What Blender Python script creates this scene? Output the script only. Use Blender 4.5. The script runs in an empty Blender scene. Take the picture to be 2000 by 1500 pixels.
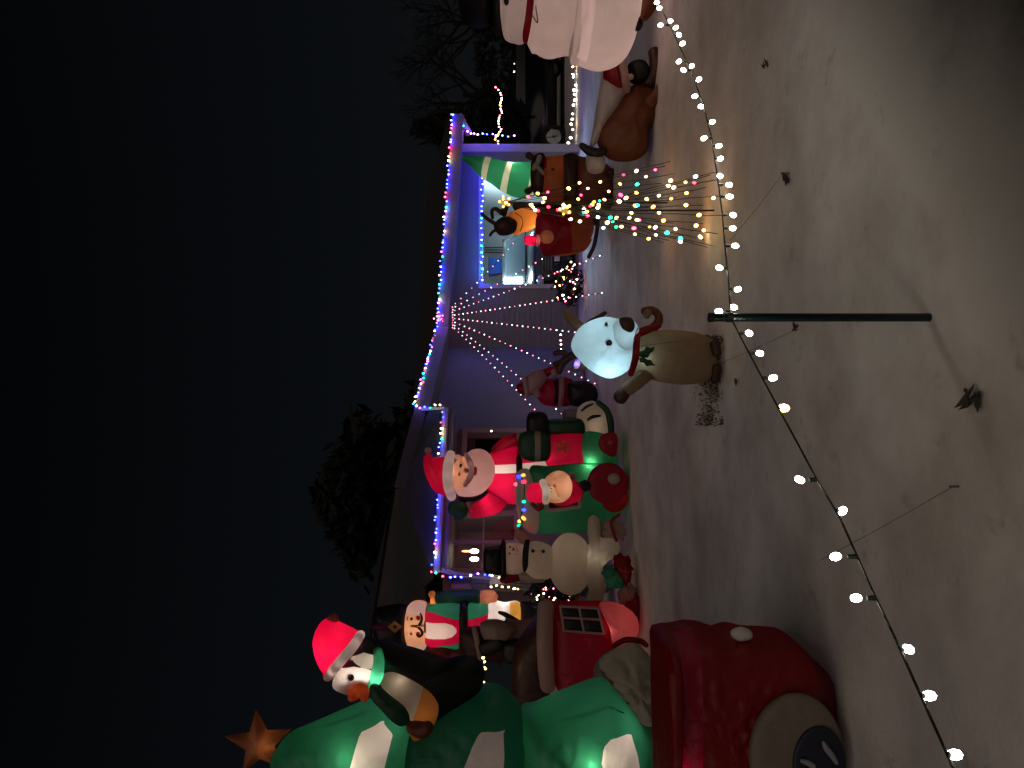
import bpy, bmesh, math, random
from mathutils import Vector, Matrix, noise
R = math.radians
random.seed(7)
S = bpy.context.scene
COL = S.collection

# ------------------------------------------------------------------ camera
E = 1.6                      # eye height
F = 1500.0                   # focal length in photo pixels
cam_d = bpy.data.cameras.new('camera')
cam = bpy.data.objects.new('camera', cam_d)
COL.objects.link(cam)
cam_d.sensor_fit = 'HORIZONTAL'
cam_d.sensor_width = 36.0
cam_d.lens = 27.0
cam_d.clip_start = 0.05
cam_d.clip_end = 2000
# the phone was held turned: the picture's right is the world's down
cam.matrix_world = Matrix(((0, 1, 0, 0), (0, 0, -1, 0), (-1, 0, 0, E), (0, 0, 0, 1)))
S.camera = cam

# ------------------------------------------------------------------ sky, night glow, exposure
w = bpy.data.worlds.new('World')
S.world = w
w.use_nodes = True
nt = w.node_tree
nt.nodes.clear()
wo = nt.nodes.new('ShaderNodeOutputWorld')
bg = nt.nodes.new('ShaderNodeBackground')
tc = nt.nodes.new('ShaderNodeTexCoord')
sx = nt.nodes.new('ShaderNodeSeparateXYZ')
rp = nt.nodes.new('ShaderNodeValToRGB')
nt.links.new(tc.outputs['Generated'], sx.inputs[0])
nt.links.new(sx.outputs['Z'], rp.inputs[0])
rp.color_ramp.elements[0].position = 0.0
rp.color_ramp.elements[0].color = (0.0044, 0.0052, 0.0060, 1)
rp.color_ramp.elements[1].position = 0.62
rp.color_ramp.elements[1].color = (0.0007, 0.0009, 0.0013, 1)
m_ = rp.color_ramp.elements.new(0.25)
m_.color = (0.0028, 0.0036, 0.0046, 1)
nt.links.new(rp.outputs[0], bg.inputs[0])
bg.inputs[1].default_value = 1.0
nt.links.new(bg.outputs[0], wo.inputs[0])

sun_d = bpy.data.lights.new('night_glow', 'SUN')
sun = bpy.data.objects.new('night_glow', sun_d)
COL.objects.link(sun)
sun_d.energy = 0.34
sun_d.angle = R(70)
sun_d.color = (1.0, 0.78, 0.66)
sun.rotation_euler = (R(48), 0, R(-14))

S.view_settings.view_transform = 'Standard'
S.view_settings.look = 'None'
S.view_settings.gamma = 1
S.view_settings.exposure = 0
S.view_settings.use_curve_mapping = False
S.render.engine = 'CYCLES'
S.cycles.use_denoising = True
S.cycles.max_bounces = 5
S.cycles.diffuse_bounces = 3
S.cycles.glossy_bounces = 2
S.cycles.transmission_bounces = 4
S.cycles.transparent_max_bounces = 6
S.cycles.sample_clamp_indirect = 2.0
S.cycles.use_light_tree = True
S.cycles.caustics_reflective = False
S.cycles.caustics_refractive = False

# ------------------------------------------------------------------ helpers
def at(x, y, Y):
    """photo pixel (x, y) seen at depth Y -> world point"""
    return Vector(((750 - y) / F * Y, Y, E - (x - 1000) / F * Y))

MATS = {}
def node_mat(name):
    m = bpy.data.materials.new(name)
    m.use_nodes = True
    m.node_tree.nodes.clear()
    return m, m.node_tree

def mottled(t, rgb, amt=0.25, scale=6.0, detail=4):
    """base colour broken up by soft dirt / weave noise"""
    g = t.nodes.new('ShaderNodeTexCoord')
    n = t.nodes.new('ShaderNodeTexNoise')
    n.inputs['Scale'].default_value = scale
    n.inputs['Detail'].default_value = detail
    t.links.new(g.outputs['Object'], n.inputs['Vector'])
    mx = t.nodes.new('ShaderNodeMix')
    mx.data_type = 'RGBA'
    mx.inputs['A'].default_value = tuple(c * (1 - amt) for c in rgb) + (1,)
    mx.inputs['B'].default_value = tuple(min(1, c * (1 + amt * .6)) for c in rgb) + (1,)
    t.links.new(n.outputs['Fac'], mx.inputs['Factor'])
    return mx.outputs['Result'], n, g

def fabric(name, rgb, trans=0.55):
    key = ('f', name)
    if key in MATS: return MATS[key]
    m, t = node_mat(name)
    col, n, g = mottled(t, rgb, 0.16, 4.0)
    o = t.nodes.new('ShaderNodeOutputMaterial')
    d = t.nodes.new('ShaderNodeBsdfDiffuse')
    tr = t.nodes.new('ShaderNodeBsdfTranslucent')
    gl = t.nodes.new('ShaderNodeBsdfGlossy')
    gl.inputs['Roughness'].default_value = 0.42
    gl.inputs['Color'].default_value = (.8, .8, .8, 1)
    mp = t.nodes.new('ShaderNodeMapping')
    mp.inputs['Scale'].default_value = (1.5, 1.2, 1.0)
    t.links.new(g.outputs['Object'], mp.inputs['Vector'])
    wn = t.nodes.new('ShaderNodeTexNoise')
    wn.inputs['Scale'].default_value = 4.5
    wn.inputs['Detail'].default_value = 3
    wn.inputs['Distortion'].default_value = .7
    t.links.new(mp.outputs[0], wn.inputs['Vector'])
    b = t.nodes.new('ShaderNodeBump')
    b.inputs['Strength'].default_value = 0.34
    b.inputs['Distance'].default_value = 0.06
    t.links.new(wn.outputs['Fac'], b.inputs['Height'])
    for s in (d, tr, gl): t.links.new(b.outputs[0], s.inputs['Normal'])
    for s in (d, tr): t.links.new(col, s.inputs['Color'])
    m1 = t.nodes.new('ShaderNodeMixShader'); m1.inputs[0].default_value = trans
    t.links.new(d.outputs[0], m1.inputs[1]); t.links.new(tr.outputs[0], m1.inputs[2])
    m2 = t.nodes.new('ShaderNodeMixShader'); m2.inputs[0].default_value = 0.035
    t.links.new(m1.outputs[0], m2.inputs[1]); t.links.new(gl.outputs[0], m2.inputs[2])
    t.links.new(m2.outputs[0], o.inputs[0])
    MATS[key] = m
    return m

def solid(name, rgb, rough=0.7, metal=0.0, amt=0.2, scale=9.0, bump=0.15):
    key = ('s', name)
    if key in MATS: return MATS[key]
    m, t = node_mat(name)
    col, n, g = mottled(t, rgb, amt, scale)
    o = t.nodes.new('ShaderNodeOutputMaterial')
    p = t.nodes.new('ShaderNodeBsdfPrincipled')
    p.inputs['Roughness'].default_value = rough
    p.inputs['Metallic'].default_value = metal
    t.links.new(col, p.inputs['Base Color'])
    if bump:
        b = t.nodes.new('ShaderNodeBump')
        b.inputs['Strength'].default_value = bump
        b.inputs['Distance'].default_value = 0.02
        n2 = t.nodes.new('ShaderNodeTexNoise')
        n2.inputs['Scale'].default_value = scale * 5
        t.links.new(g.outputs['Object'], n2.inputs['Vector'])
        t.links.new(n2.outputs['Fac'], b.inputs['Height'])
        t.links.new(b.outputs[0], p.inputs['Normal'])
    t.links.new(p.outputs[0], o.inputs[0])
    MATS[key] = m
    return m

def glow(name, rgb, strength):
    key = ('e', name)
    if key in MATS: return MATS[key]
    m, t = node_mat(name)
    o = t.nodes.new('ShaderNodeOutputMaterial')
    e = t.nodes.new('ShaderNodeEmission')
    e.inputs[0].default_value = tuple(rgb) + (1,)
    e.inputs[1].default_value = strength
    t.links.new(e.outputs[0], o.inputs[0])
    MATS[key] = m
    return m

def glass(name, rgb, rough=0.05):
    key = ('g', name)
    if key in MATS: return MATS[key]
    m, t = node_mat(name)
    o = t.nodes.new('ShaderNodeOutputMaterial')
    tr = t.nodes.new('ShaderNodeBsdfTransparent')
    tr.inputs[0].default_value = tuple(rgb) + (1,)
    gl = t.nodes.new('ShaderNodeBsdfGlossy')
    gl.inputs['Roughness'].default_value = rough
    fr = t.nodes.new('ShaderNodeFresnel'); fr.inputs[0].default_value = 1.5
    mx = t.nodes.new('ShaderNodeMixShader')
    t.links.new(fr.outputs[0], mx.inputs[0])
    t.links.new(tr.outputs[0], mx.inputs[1]); t.links.new(gl.outputs[0], mx.inputs[2])
    t.links.new(mx.outputs[0], o.inputs[0])
    MATS[key] = m
    return m

def link(name, me, mat=None, parent=None, loc=None, smooth=False):
    if mat is not None and not me.materials: me.materials.append(mat)
    o = bpy.data.objects.new(name, me)
    COL.objects.link(o)
    if parent is not None: o.parent = parent
    if loc is not None: o.location = loc
    if smooth:
        me.polygons.foreach_set('use_smooth', [True] * len(me.polygons))
    return o

def tag(o, label=None, cat=None, group=None, kind=None):
    if label: o['label'] = label
    if cat: o['category'] = cat
    if group: o['group'] = group
    if kind: o['kind'] = kind
    return o

def thing(name, loc, label, cat, group=None):
    o = bpy.data.objects.new(name, None)
    o.empty_display_size = 0.1
    COL.objects.link(o)
    o.location = loc
    return tag(o, label, cat, group)

def mesh(name, vs, fs):
    me = bpy.data.meshes.new(name)
    me.from_pydata([tuple(v) for v in vs], [], fs)
    me.update()
    return me

class MB:
    """collects simple shapes into one mesh"""
    def __init__(s): s.v = []; s.f = []
    def add(s, vs, fs):
        k = len(s.v); s.v += [tuple(p) for p in vs]; s.f += [tuple(i + k for i in f) for f in fs]
        return s
    def box(s, a, b, M=None):
        x0, y0, z0 = a; x1, y1, z1 = b
        vs = [Vector(p) for p in ((x0,y0,z0),(x1,y0,z0),(x1,y1,z0),(x0,y1,z0),(x0,y0,z1),(x1,y0,z1),(x1,y1,z1),(x0,y1,z1))]
        if M is not None: vs = [M @ p for p in vs]
        return s.add(vs, [(3,2,1,0),(4,5,6,7),(0,1,5,4),(1,2,6,5),(2,3,7,6),(3,0,4,7)])
    def quad(s, a, b, c, d): return s.add([a, b, c, d], [(0,1,2,3)])
    def beam(s, a, b, wid, hgt, up=Vector((0,0,1))):
        """box from a to b, wid sideways, hgt up (centred)"""
        a = Vector(a); b = Vector(b); d = (b - a).normalized()
        r = d.cross(up).normalized() * wid / 2; u = r.cross(d).normalized() * hgt / 2
        vs = [a-r-u, a+r-u, a+r+u, a-r+u, b-r-u, b+r-u, b+r+u, b-r+u]
        return s.add(vs, [(0,1,2,3),(7,6,5,4),(0,4,5,1),(1,5,6,2),(2,6,7,3),(3,7,4,0)])
    def tube(s, pts, rad, seg=8, cap=True):
        pts = [Vector(p) for p in pts]
        n = len(pts)
        rs = rad if isinstance(rad, (list, tuple)) else [rad] * n
        vs = []; fs = []
        ref = None
        for i, p in enumerate(pts):
            d = (pts[min(i+1, n-1)] - pts[max(i-1, 0)])
            if d.length < 1e-9: d = Vector((0,0,1))
            d.normalize()
            if ref is None:
                ref = Vector((0,1,0)) if abs(d.y) < .9 else Vector((1,0,0))
            r = d.cross(ref).normalized(); u = r.cross(d).normalized(); ref = u
            for k in range(seg):
                a = 2*math.pi*k/seg
                vs.append(p + (r*math.cos(a) + u*math.sin(a)) * rs[i])
        for i in range(n-1):
            for k in range(seg):
                fs.append((i*seg+k, i*seg+(k+1)%seg, (i+1)*seg+(k+1)%seg, (i+1)*seg+k))
        if cap:
            fs.append(tuple(range(seg-1, -1, -1))); fs.append(tuple((n-1)*seg+k for k in range(seg)))
        return s.add(vs, fs)
    def ball(s, c, r, seg=10, rings=6):
        c = Vector(c)
        r = Vector((r, r, r)) if not hasattr(r, '__len__') else Vector(r)
        vs = [c + Vector((0,0,r.z))]
        for i in range(1, rings):
            t = math.pi*i/rings
            for k in range(seg):
                a = 2*math.pi*k/seg
                vs.append(c + Vector((r.x*math.sin(t)*math.cos(a), r.y*math.sin(t)*math.sin(a), r.z*math.cos(t))))
        vs.append(c - Vector((0,0,r.z)))
        fs = [(0, 1+k, 1+(k+1)%seg) for k in range(seg)]
        for i in range(rings-2):
            for k in range(seg):
                a = 1+i*seg
                fs.append((a+k, a+seg+k, a+seg+(k+1)%seg, a+(k+1)%seg))
        e = len(vs)-1; a = 1+(rings-2)*seg
        fs += [(e, a+(k+1)%seg, a+k) for k in range(seg)]
        return s.add(vs, fs)
    def out(s, name, mat, parent=None, smooth=False, loc=None):
        return link(name, mesh(name, s.v, s.f), mat, parent, loc, smooth)

def catmull(pts, n):
    k = len(pts); out = []
    per = [(Vector(pts[(i+1) % k]) - Vector(pts[i])).length for i in range(k)]
    tot = sum(per)
    for i in range(k):
        p0, p1, p2, p3 = (Vector(pts[(i+j-1) % k]) for j in range(4))
        m = max(1, round(n*per[i]/tot))
        for j in range(m):
            t = j/m
            out.append(0.5*((2*p1) + (p2-p0)*t + (2*p0-5*p1+4*p2-p3)*t*t + (3*p1-p0-3*p2+p3)*t**3))
    return out

def straight(pts, n):
    k = len(pts); out = []
    per = [(Vector(pts[(i+1) % k]) - Vector(pts[i])).length for i in range(k)]
    tot = sum(per)
    for i in range(k):
        p1, p2 = Vector(pts[i]), Vector(pts[(i+1) % k])
        m = max(1, round(n*per[i]/tot))
        for j in range(m): out.append(p1.lerp(p2, j/m))
    return out

def oval(x, y, rx, ry, rot=0, n=20):
    c, s_ = math.cos(R(rot)), math.sin(R(rot))
    return [(x + rx*math.cos(a)*c - ry*math.sin(a)*s_, y + rx*math.cos(a)*s_ + ry*math.sin(a)*c)
            for a in (2*math.pi*i/n for i in range(n))]

def rect(x0, y0, x1, y1): return [(x0, y0), (x1, y0), (x1, y1), (x0, y1)]

def inside(poly):
    def f(x, y):
        r = False; n = len(poly); j = n-1
        for i in range(n):
            xi, yi = poly[i]; xj, yj = poly[j]
            if (yi > y) != (yj > y) and x < (xj-xi)*(y-yi)/(yj-yi) + xi: r = not r
            j = i
        return r
    return f

class Fig:
    """an inflatable (or other figure) facing the street; shapes are given by their outlines in photo pixels"""
    def __init__(s, name, label, cat, yc, Y, group=None):
        s.Y = Y; s.yc = yc
        s.o = Vector(((750 - yc)/F*Y, Y, 0))
        s.root = thing(name, s.o, label, cat, group)
        s.n = 0
    def pt(s, x, y, d=0.0, h=0.0):
        p = at(x, y, s.Y + d) - s.o
        p.y -= h
        return p
    def px(s, v, d=0.0): return v*(s.Y + d)/F
    def pillow(s, name, mat, outline, thick, d=0.0, center=None, n=2.0, rings=9, seg=44, smooth=True,
               regions=(), wob=0.0, parent=None, label=None, rag=0.0):
        """inflated closed skin over an outline; thick = half depth in px; regions = [(name, mat, polygon)] panels of the skin"""
        s.n += 1
        sd = s.n*7.31 + s.yc
        pts = (catmull if smooth else straight)(outline, seg)
        if rag:
            pts = [p + Vector((noise.noise(Vector((p.x*.16, p.y*.16, sd))), noise.noise(Vector((p.x*.16, p.y*.16, sd+40)))))*rag for p in pts]
        k = len(pts)
        c = Vector(center) if center else sum((Vector(p) for p in pts), Vector((0, 0)))/k
        T = s.px(thick, d)
        rr = [math.sin(math.pi/2*i/rings) for i in range(1, rings+1)]
        U = []
        Hf = lambda r: T*(max(0.0, 1 - r**n))**(1/n)
        def height(x, y, r):
            h = Hf(min(1.0, r))
            if wob and h > 0: h = h*(1 + wob*noise.noise(Vector((x*.06, y*.06, sd)))) + wob*T*.25*noise.noise(Vector((x*.14, y*.14, sd+5)))*(1-min(1, r)**4)
            return h
        U.append([c.x, c.y, 1, 0.0])
        for r in rr[:-1]:
            for p in pts:
                q = c + (p-c)*r; U.append([q.x, q.y, 1, r])
        for p in pts: U.append([p.x, p.y, 0, 1.0])
        for r in reversed(rr[:-1]):
            for p in pts:
                q = c + (p-c)*r; U.append([q.x, q.y, -1, r])
        U.append([c.x, c.y, -1, 0.0])
        fs = []
        L = 2*rings - 1
        cut = bool(regions)
        for j in range(k): fs.append((0, 1+(j+1) % k, 1+j))
        for i in range(L-1):
            a = 1+i*k; b = a+k
            for j in range(k):
                q = (a+j, a+(j+1) % k, b+(j+1) % k, b+j)
                if cut and i < rings: fs += [(q[0], q[1], q[2]), (q[0], q[2], q[3])]
                else: fs.append(q)
        e = len(U)-1; a = 1+(L-1)*k
        for j in range(k): fs.append((e, a+j, a+(j+1) % k))
        def ray_r(x, y):
            q = Vector((x, y)) - c
            if q.length < 1e-6: return 0.0
            for i in range(k):
                p0 = pts[i]-c; ev = pts[(i+1) % k]-c-p0
                den = q.x*ev.y - q.y*ev.x
                if abs(den) < 1e-9: continue
                t_ = (p0.x*ev.y - p0.y*ev.x)/den; u_ = (p0.x*q.y - p0.y*q.x)/den
                if t_ > 1e-9 and -1e-6 <= u_ <= 1+1e-6: return min(1.0, 1/t_)
            return 1.0
        tests = []
        for g in regions:
            poly = [tuple(p) for p in (catmull(g[2], 40) if len(g) > 3 else g[2])]
            ins = inside(poly); tests.append(ins)
            x0 = min(p[0] for p in poly); x1 = max(p[0] for p in poly); y0 = min(p[1] for p in poly); y1 = max(p[1] for p in poly)
            I = [u[2] >= 0 and ins(u[0], u[1]) for u in U]
            seen = set(); best = {}
            for f in fs:
                if len(f) > 3: continue
                for i0, i1 in ((f[0], f[1]), (f[1], f[2]), (f[2], f[0])):
                    if I[i0] == I[i1] or U[i0][2] < 0 or U[i1][2] < 0: continue
                    key = (min(i0, i1), max(i0, i1))
                    if key in seen: continue
                    seen.add(key)
                    A = U[i0]; B = U[i1]; tt = .5
                    for m_ in range(len(poly)):
                        pa = poly[m_]; pb_ = poly[(m_+1) % len(poly)]
                        ex, ey = pb_[0]-pa[0], pb_[1]-pa[1]; dx, dy = B[0]-A[0], B[1]-A[1]
                        den = dx*ey-dy*ex
                        if abs(den) < 1e-12: continue
                        t_ = ((pa[0]-A[0])*ey-(pa[1]-A[1])*ex)/den; u_ = ((pa[0]-A[0])*dy-(pa[1]-A[1])*dx)/den
                        if 0 <= t_ <= 1 and 0 <= u_ <= 1: tt = t_; break
                    X = (A[0]+(B[0]-A[0])*tt, A[1]+(B[1]-A[1])*tt)
                    w_ = i0 if tt < .5 else i1
                    dd = min(tt, 1-tt)
                    if U[w_][2] == 0: w_ = i1 if w_ == i0 else i0
                    if U[w_][2] == 0 or w_ == 0: continue
                    if w_ not in best or dd < best[w_][0]: best[w_] = (dd, X)
            for i_, (_, X) in best.items(): U[i_] = [X[0], X[1], 1, ray_r(*X)]
        V = [s.pt(u[0], u[1], d, u[2]*height(u[0], u[1], u[3])) for u in U]
        par = parent or s.root
        groups = {None: []}
        for f in fs:
            key = None
            if cut:
                cx = sum(U[i][0] for i in f)/len(f); cy = sum(U[i][1] for i in f)/len(f); sg = sum(U[i][2] for i in f)
                if sg > 0:
                    for ri, ins in enumerate(tests):
                        if ins(cx, cy): key = ri; break
            groups.setdefault(key, []).append(f)
        main = None
        for key, ff in groups.items():
            if not ff: continue
            used = sorted({i for f in ff for i in f}); mp = {i: q for q, i in enumerate(used)}
            me = mesh(name if key is None else regions[key][0], [V[i] for i in used], [tuple(mp[i] for i in f) for f in ff])
            o = link(me.name, me, mat if key is None else regions[key][1], par, None, True)
            if key is None: main = o
        if main is not None and label: main['label'] = label
        return main, lambda x, y: height(x, y, ray_r(x, y))
    def bit(s, name, mat, outline, hf, d=0.0, thick=1.5, parent=None, smooth=True, seg=22, lift=0.0):
        """small sewn-on or printed piece lying on a pillow's skin"""
        x = sum(p[0] for p in outline)/len(outline); y = sum(p[1] for p in outline)/len(outline)
        return s.pillow(name, mat, outline, thick, d - hf(x, y) - lift, rings=3, seg=seg, smooth=smooth, parent=parent)[0]
    def limb(s, name, mat, path, d=0.0, parent=None, seg=14):
        """rounded tube; path = [(x, y, radius px[, depth])]"""
        dep = [p[3] if len(p) > 3 else d for p in path]
        P = [s.pt(p[0], p[1], q) for p, q in zip(path, dep)]
        rad = [s.px(p[2], q) for p, q in zip(path, dep)]
        pts = []; rs = []
        n = len(P)
        for i in range(n-1):
            p0 = P[max(i-1, 0)]; p1 = P[i]; p2 = P[i+1]; p3 = P[min(i+2, n-1)]
            for j in range(6):
                t = j/6
                pts.append(0.5*((2*p1)+(p2-p0)*t+(2*p0-5*p1+4*p2-p3)*t*t+(3*p1-p0-3*p2+p3)*t**3))
                rs.append(rad[i]+(rad[i+1]-rad[i])*t)
        pts.append(P[-1]); rs.append(rad[-1])
        d0 = (pts[0]-pts[1]).normalized(); d1 = (pts[-1]-pts[-2]).normalized()
        A = []; B = []
        for q in (0.97, 0.75, 0.4): 
            A.append((pts[0]+d0*rs[0]*.8*q, rs[0]*math.sqrt(1-q*q)+1e-4)); B.insert(0, (pts[-1]+d1*rs[-1]*.8*q, rs[-1]*math.sqrt(1-q*q)+1e-4))
        pts = [a[0] for a in A]+pts+[b[0] for b in B]; rs = [a[1] for a in A]+rs+[b[1] for b in B]
        return MB().tube(pts, rs, seg).out(name, mat, parent or s.root, True)
    def lamp(s, x, y, watts, rgb=(1, .82, .68), d=0.0, r=0.03):
        l = bpy.data.lights.new('figure_lamp', 'POINT')
        l.energy = watts; l.color = rgb; l.shadow_soft_size = r
        o = bpy.data.objects.new('figure_lamp', l)
        COL.objects.link(o); o.parent = s.root; o.location = s.pt(x, y, d)
        return o

# bulbs: a few shared meshes, one per colour and size
BULB = {}
COLORS = {'rose': (1, .22, .30), 'red': (1, .025, .07), 'blue': (.02, .03, 1), 'violet': (.22, .05, 1), 'teal': (.01, .75, .50), 'green': (.015, .75, .16),
          'warm': (1, .60, .26), 'white': (1, .95, .75), 'cool': (.82, .95, 1), 'amber': (1, .36, .05), 'gold': (1, .56, .10), 'pink': (1, .14, .25)}
def bulb_mesh(col, r, power, long=1.0):
    k = (col, round(r, 4), power, long)
    if k not in BULB:
        b = MB()
        b.ball((0, 0, 0), (r, r, r*long), 6, 4)
        me = mesh('bulb', b.v, b.f)
        me.materials.append(glow('glow_%s_%g' % (col, power), COLORS[col], power))
        BULB[k] = me
    return BULB[k]
def bulb(parent, p, col, r, power, long=1.0, name='bulb'):
    if col in ('blue', 'violet'): power *= 2.3
    if name == 'bulb' and col != 'white' or power < 30: power = power*random.choice((.45, .7, 1, 1.35)); r = r*random.choice((.85, 1, 1.1))
    o = bpy.data.objects.new(name, bulb_mesh(col, r, power, long))
    COL.objects.link(o); o.parent = parent
    o.location = Vector(p) - parent.location
    o.rotation_euler = (random.uniform(-.5, .5), random.uniform(-.5, .5), random.uniform(0, 3))
    return o

# ------------------------------------------------------------------ ground
def hgt(x, y):
    near = max(0.0, min(1.0, (26 - y)/10)) if y > 0 else 1
    a = 0.045*noise.noise(Vector((x*.55, y*.55, 1.0))) + 0.022*noise.noise(Vector((x*1.7, y*1.7, 4.0))) + 0.010*noise.noise(Vector((x*5.5, y*5.5, 9.0)))
    a += 0.03*max(0, noise.noise(Vector((x*.9, y*2.3, 14.0))))**2
    return (a - 0.012)*near
ys = [-4, -2, -1, 0]
y = 0.4
while y < 26: ys.append(y); y += 0.035 + y*0.011
while y < 900: ys.append(y); y *= 1.35
vs = []; fs = []
NC = 190
for y in ys:
    half = 6 + abs(y)*0.95
    for i in range(NC+1):
        t = i/NC*2 - 1
        x = half*(0.45*t + 0.55*t**3)
        vs.append((x, y, hgt(x, y)))
for j in range(len(ys)-1):
    for i in range(NC):
        a = j*(NC+1)+i
        fs.append((a, a+1, a+NC+2, a+NC+1))
m, t = node_mat('old_snow')
tcn = t.nodes.new('ShaderNodeTexCoord')
n1 = t.nodes.new('ShaderNodeTexNoise'); n1.inputs['Scale'].default_value = 1.1; n1.inputs['Detail'].default_value = 7; n1.inputs['Roughness'].default_value = .62
n2 = t.nodes.new('ShaderNodeTexNoise'); n2.inputs['Scale'].default_value = 26; n2.inputs['Detail'].default_value = 6; n2.inputs['Roughness'].default_value = .7
n3 = t.nodes.new('ShaderNodeTexNoise'); n3.inputs['Scale'].default_value = 3.2; n3.inputs['Detail'].default_value = 8; n3.inputs['Roughness'].default_value = .66
for n_ in (n1, n2, n3): t.links.new(tcn.outputs['Object'], n_.inputs['Vector'])
cr = t.nodes.new('ShaderNodeValToRGB')
cr.color_ramp.elements[0].position = .30; cr.color_ramp.elements[0].color = (.50, .47, .43, 1)
cr.color_ramp.elements[1].position = .62; cr.color_ramp.elements[1].color = (.80, .79, .77, 1)
t.links.new(n1.outputs['Fac'], cr.inputs[0])
# thin snow over grass: darker worn patches where the noise runs low
gr = t.nodes.new('ShaderNodeValToRGB')
gr.color_ramp.elements[0].position = .60; gr.color_ramp.elements[0].color = (0, 0, 0, 1)
gr.color_ramp.elements[1].position = .74; gr.color_ramp.elements[1].color = (1, 1, 1, 1)
t.links.new(n3.outputs['Fac'], gr.inputs[0])
# snow blends to dark brown towards the near right corner, edge broken by noise
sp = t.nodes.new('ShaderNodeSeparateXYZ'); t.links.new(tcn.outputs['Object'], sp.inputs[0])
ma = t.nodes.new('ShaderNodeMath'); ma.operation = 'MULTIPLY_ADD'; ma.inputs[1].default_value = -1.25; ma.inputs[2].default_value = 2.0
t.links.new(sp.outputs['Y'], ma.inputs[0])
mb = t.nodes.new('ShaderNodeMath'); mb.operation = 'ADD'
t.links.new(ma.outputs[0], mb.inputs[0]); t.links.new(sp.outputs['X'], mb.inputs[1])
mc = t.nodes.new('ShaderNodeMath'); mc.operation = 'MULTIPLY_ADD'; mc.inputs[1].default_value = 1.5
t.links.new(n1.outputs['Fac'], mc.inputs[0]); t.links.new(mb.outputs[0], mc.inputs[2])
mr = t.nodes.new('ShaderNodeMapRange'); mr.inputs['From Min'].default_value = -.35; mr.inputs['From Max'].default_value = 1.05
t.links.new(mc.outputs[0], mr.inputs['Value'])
mx1 = t.nodes.new('ShaderNodeMix'); mx1.data_type = 'RGBA'
sc_ = t.nodes.new('ShaderNodeMath'); sc_.operation = 'MULTIPLY'; sc_.inputs[1].default_value = .55
t.links.new(gr.outputs[0], sc_.inputs[0])
t.links.new(sc_.outputs[0], mx1.inputs['Factor']); t.links.new(cr.outputs[0], mx1.inputs['A']); mx1.inputs['B'].default_value = (.16, .13, .09, 1)
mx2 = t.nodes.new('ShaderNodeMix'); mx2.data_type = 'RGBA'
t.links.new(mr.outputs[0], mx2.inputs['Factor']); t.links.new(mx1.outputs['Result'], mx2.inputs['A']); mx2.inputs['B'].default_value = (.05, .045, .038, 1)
pr = t.nodes.new('ShaderNodeBsdfPrincipled'); pr.inputs['Roughness'].default_value = .72
pr.inputs['Specular IOR Level'].default_value = .25
t.links.new(mx2.outputs['Result'], pr.inputs['Base Color'])
bp = t.nodes.new('ShaderNodeBump'); bp.inputs['Strength'].default_value = .5; bp.inputs['Distance'].default_value = .03
ad = t.nodes.new('ShaderNodeMath'); ad.operation = 'MULTIPLY_ADD'; ad.inputs[1].default_value = .45
t.links.new(n2.outputs['Fac'], ad.inputs[0]); t.links.new(n3.outputs['Fac'], ad.inputs[2])
t.links.new(ad.outputs[0], bp.inputs['Height']); t.links.new(bp.outputs[0], pr.inputs['Normal'])
ou = t.nodes.new('ShaderNodeOutputMaterial'); t.links.new(pr.outputs[0], ou.inputs[0])
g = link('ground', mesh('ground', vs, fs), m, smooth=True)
tag(g, 'thin trodden snow over the front lawn', kind='structure')
GZ = lambda x, y: hgt(x, y)

# ------------------------------------------------------------------ house
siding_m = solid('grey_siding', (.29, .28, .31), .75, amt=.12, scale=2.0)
fasc_m = solid('fascia_paint', (.21, .20, .22), .6, amt=.1)
dark_fascia = solid('unlit_fascia', (.07, .065, .065), .8)  # fascia darkened in its colour because the upper eave is unlit
trim_m = solid('white_trim', (.62, .61, .62), .6, amt=.1)
roof_m = solid('dark_shingles', (.035, .035, .04), .9, amt=.4, scale=6)
room_m = solid('garage_plaster', (.66, .68, .68), .8, amt=.08, scale=1.5)
house = thing('house', (0, 18.5, 0), 'single storey house with grey siding, open lit garage and coloured lights along its eaves', 'house')
HO = Vector((0, 18.5, 0))
def hb(name, mb, mat, parent=None, kind=None, **k):
    mb.v = [tuple(Vector(p) - HO) for p in mb.v]
    o = mb.out(name, mat, parent or house, **k)
    if kind: o['kind'] = kind
    return o
GXL, GXR, WXR, WXL = 2.40, 5.24, 5.60, 0.86
OH = 2.29                                       # opening head height
def top_z(x): return 3.30 - (x - 0.9)*0.066     # soffit line of the garage front
def clap(mb, x0, x1, z0, z1f, P, nrm, step=.125):
    """lapped boards along a wall; P(x, z) -> world, nrm = outward"""
    z = z0
    while z < max(z1f(x0), z1f(x1)) - .01:
        za0 = min(z, z1f(x0)); za1 = min(z, z1f(x1)); zb0 = min(z+step, z1f(x0)); zb1 = min(z+step, z1f(x1))
        a, b, c, d = P(x0, za0)+nrm*.022, P(x1, za1)+nrm*.022, P(x1, zb1)+nrm*.006, P(x0, zb0)+nrm*.006
        mb.quad(a, b, c, d)
        mb.quad(P(x0, za0)+nrm*.006, P(x1, za1)+nrm*.006, b, a)
        z += step
N1 = Vector((0, -1, 0))
PG = lambda x, z: Vector((x, 18.5, z))
wall = MB()
wall.box((WXL, 18.5, 0), (GXL, 18.66, 3.36)); wall.box((GXR, 18.5, 0), (WXR, 18.66, 2.98)); wall.box((GXL, 18.5, OH), (GXR, 18.66, 3.02))
hb('wall', wall, siding_m)
sd = MB()
clap(sd, WXL, GXL-.1, 0.05, top_z, PG, N1); clap(sd, GXR+.1, WXR, 0.05, top_z, PG, N1)
clap(sd, GXL-.1, GXR+.1, OH+.1, top_z, PG, N1)
hb('siding', sd, siding_m, kind='stuff')
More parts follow.
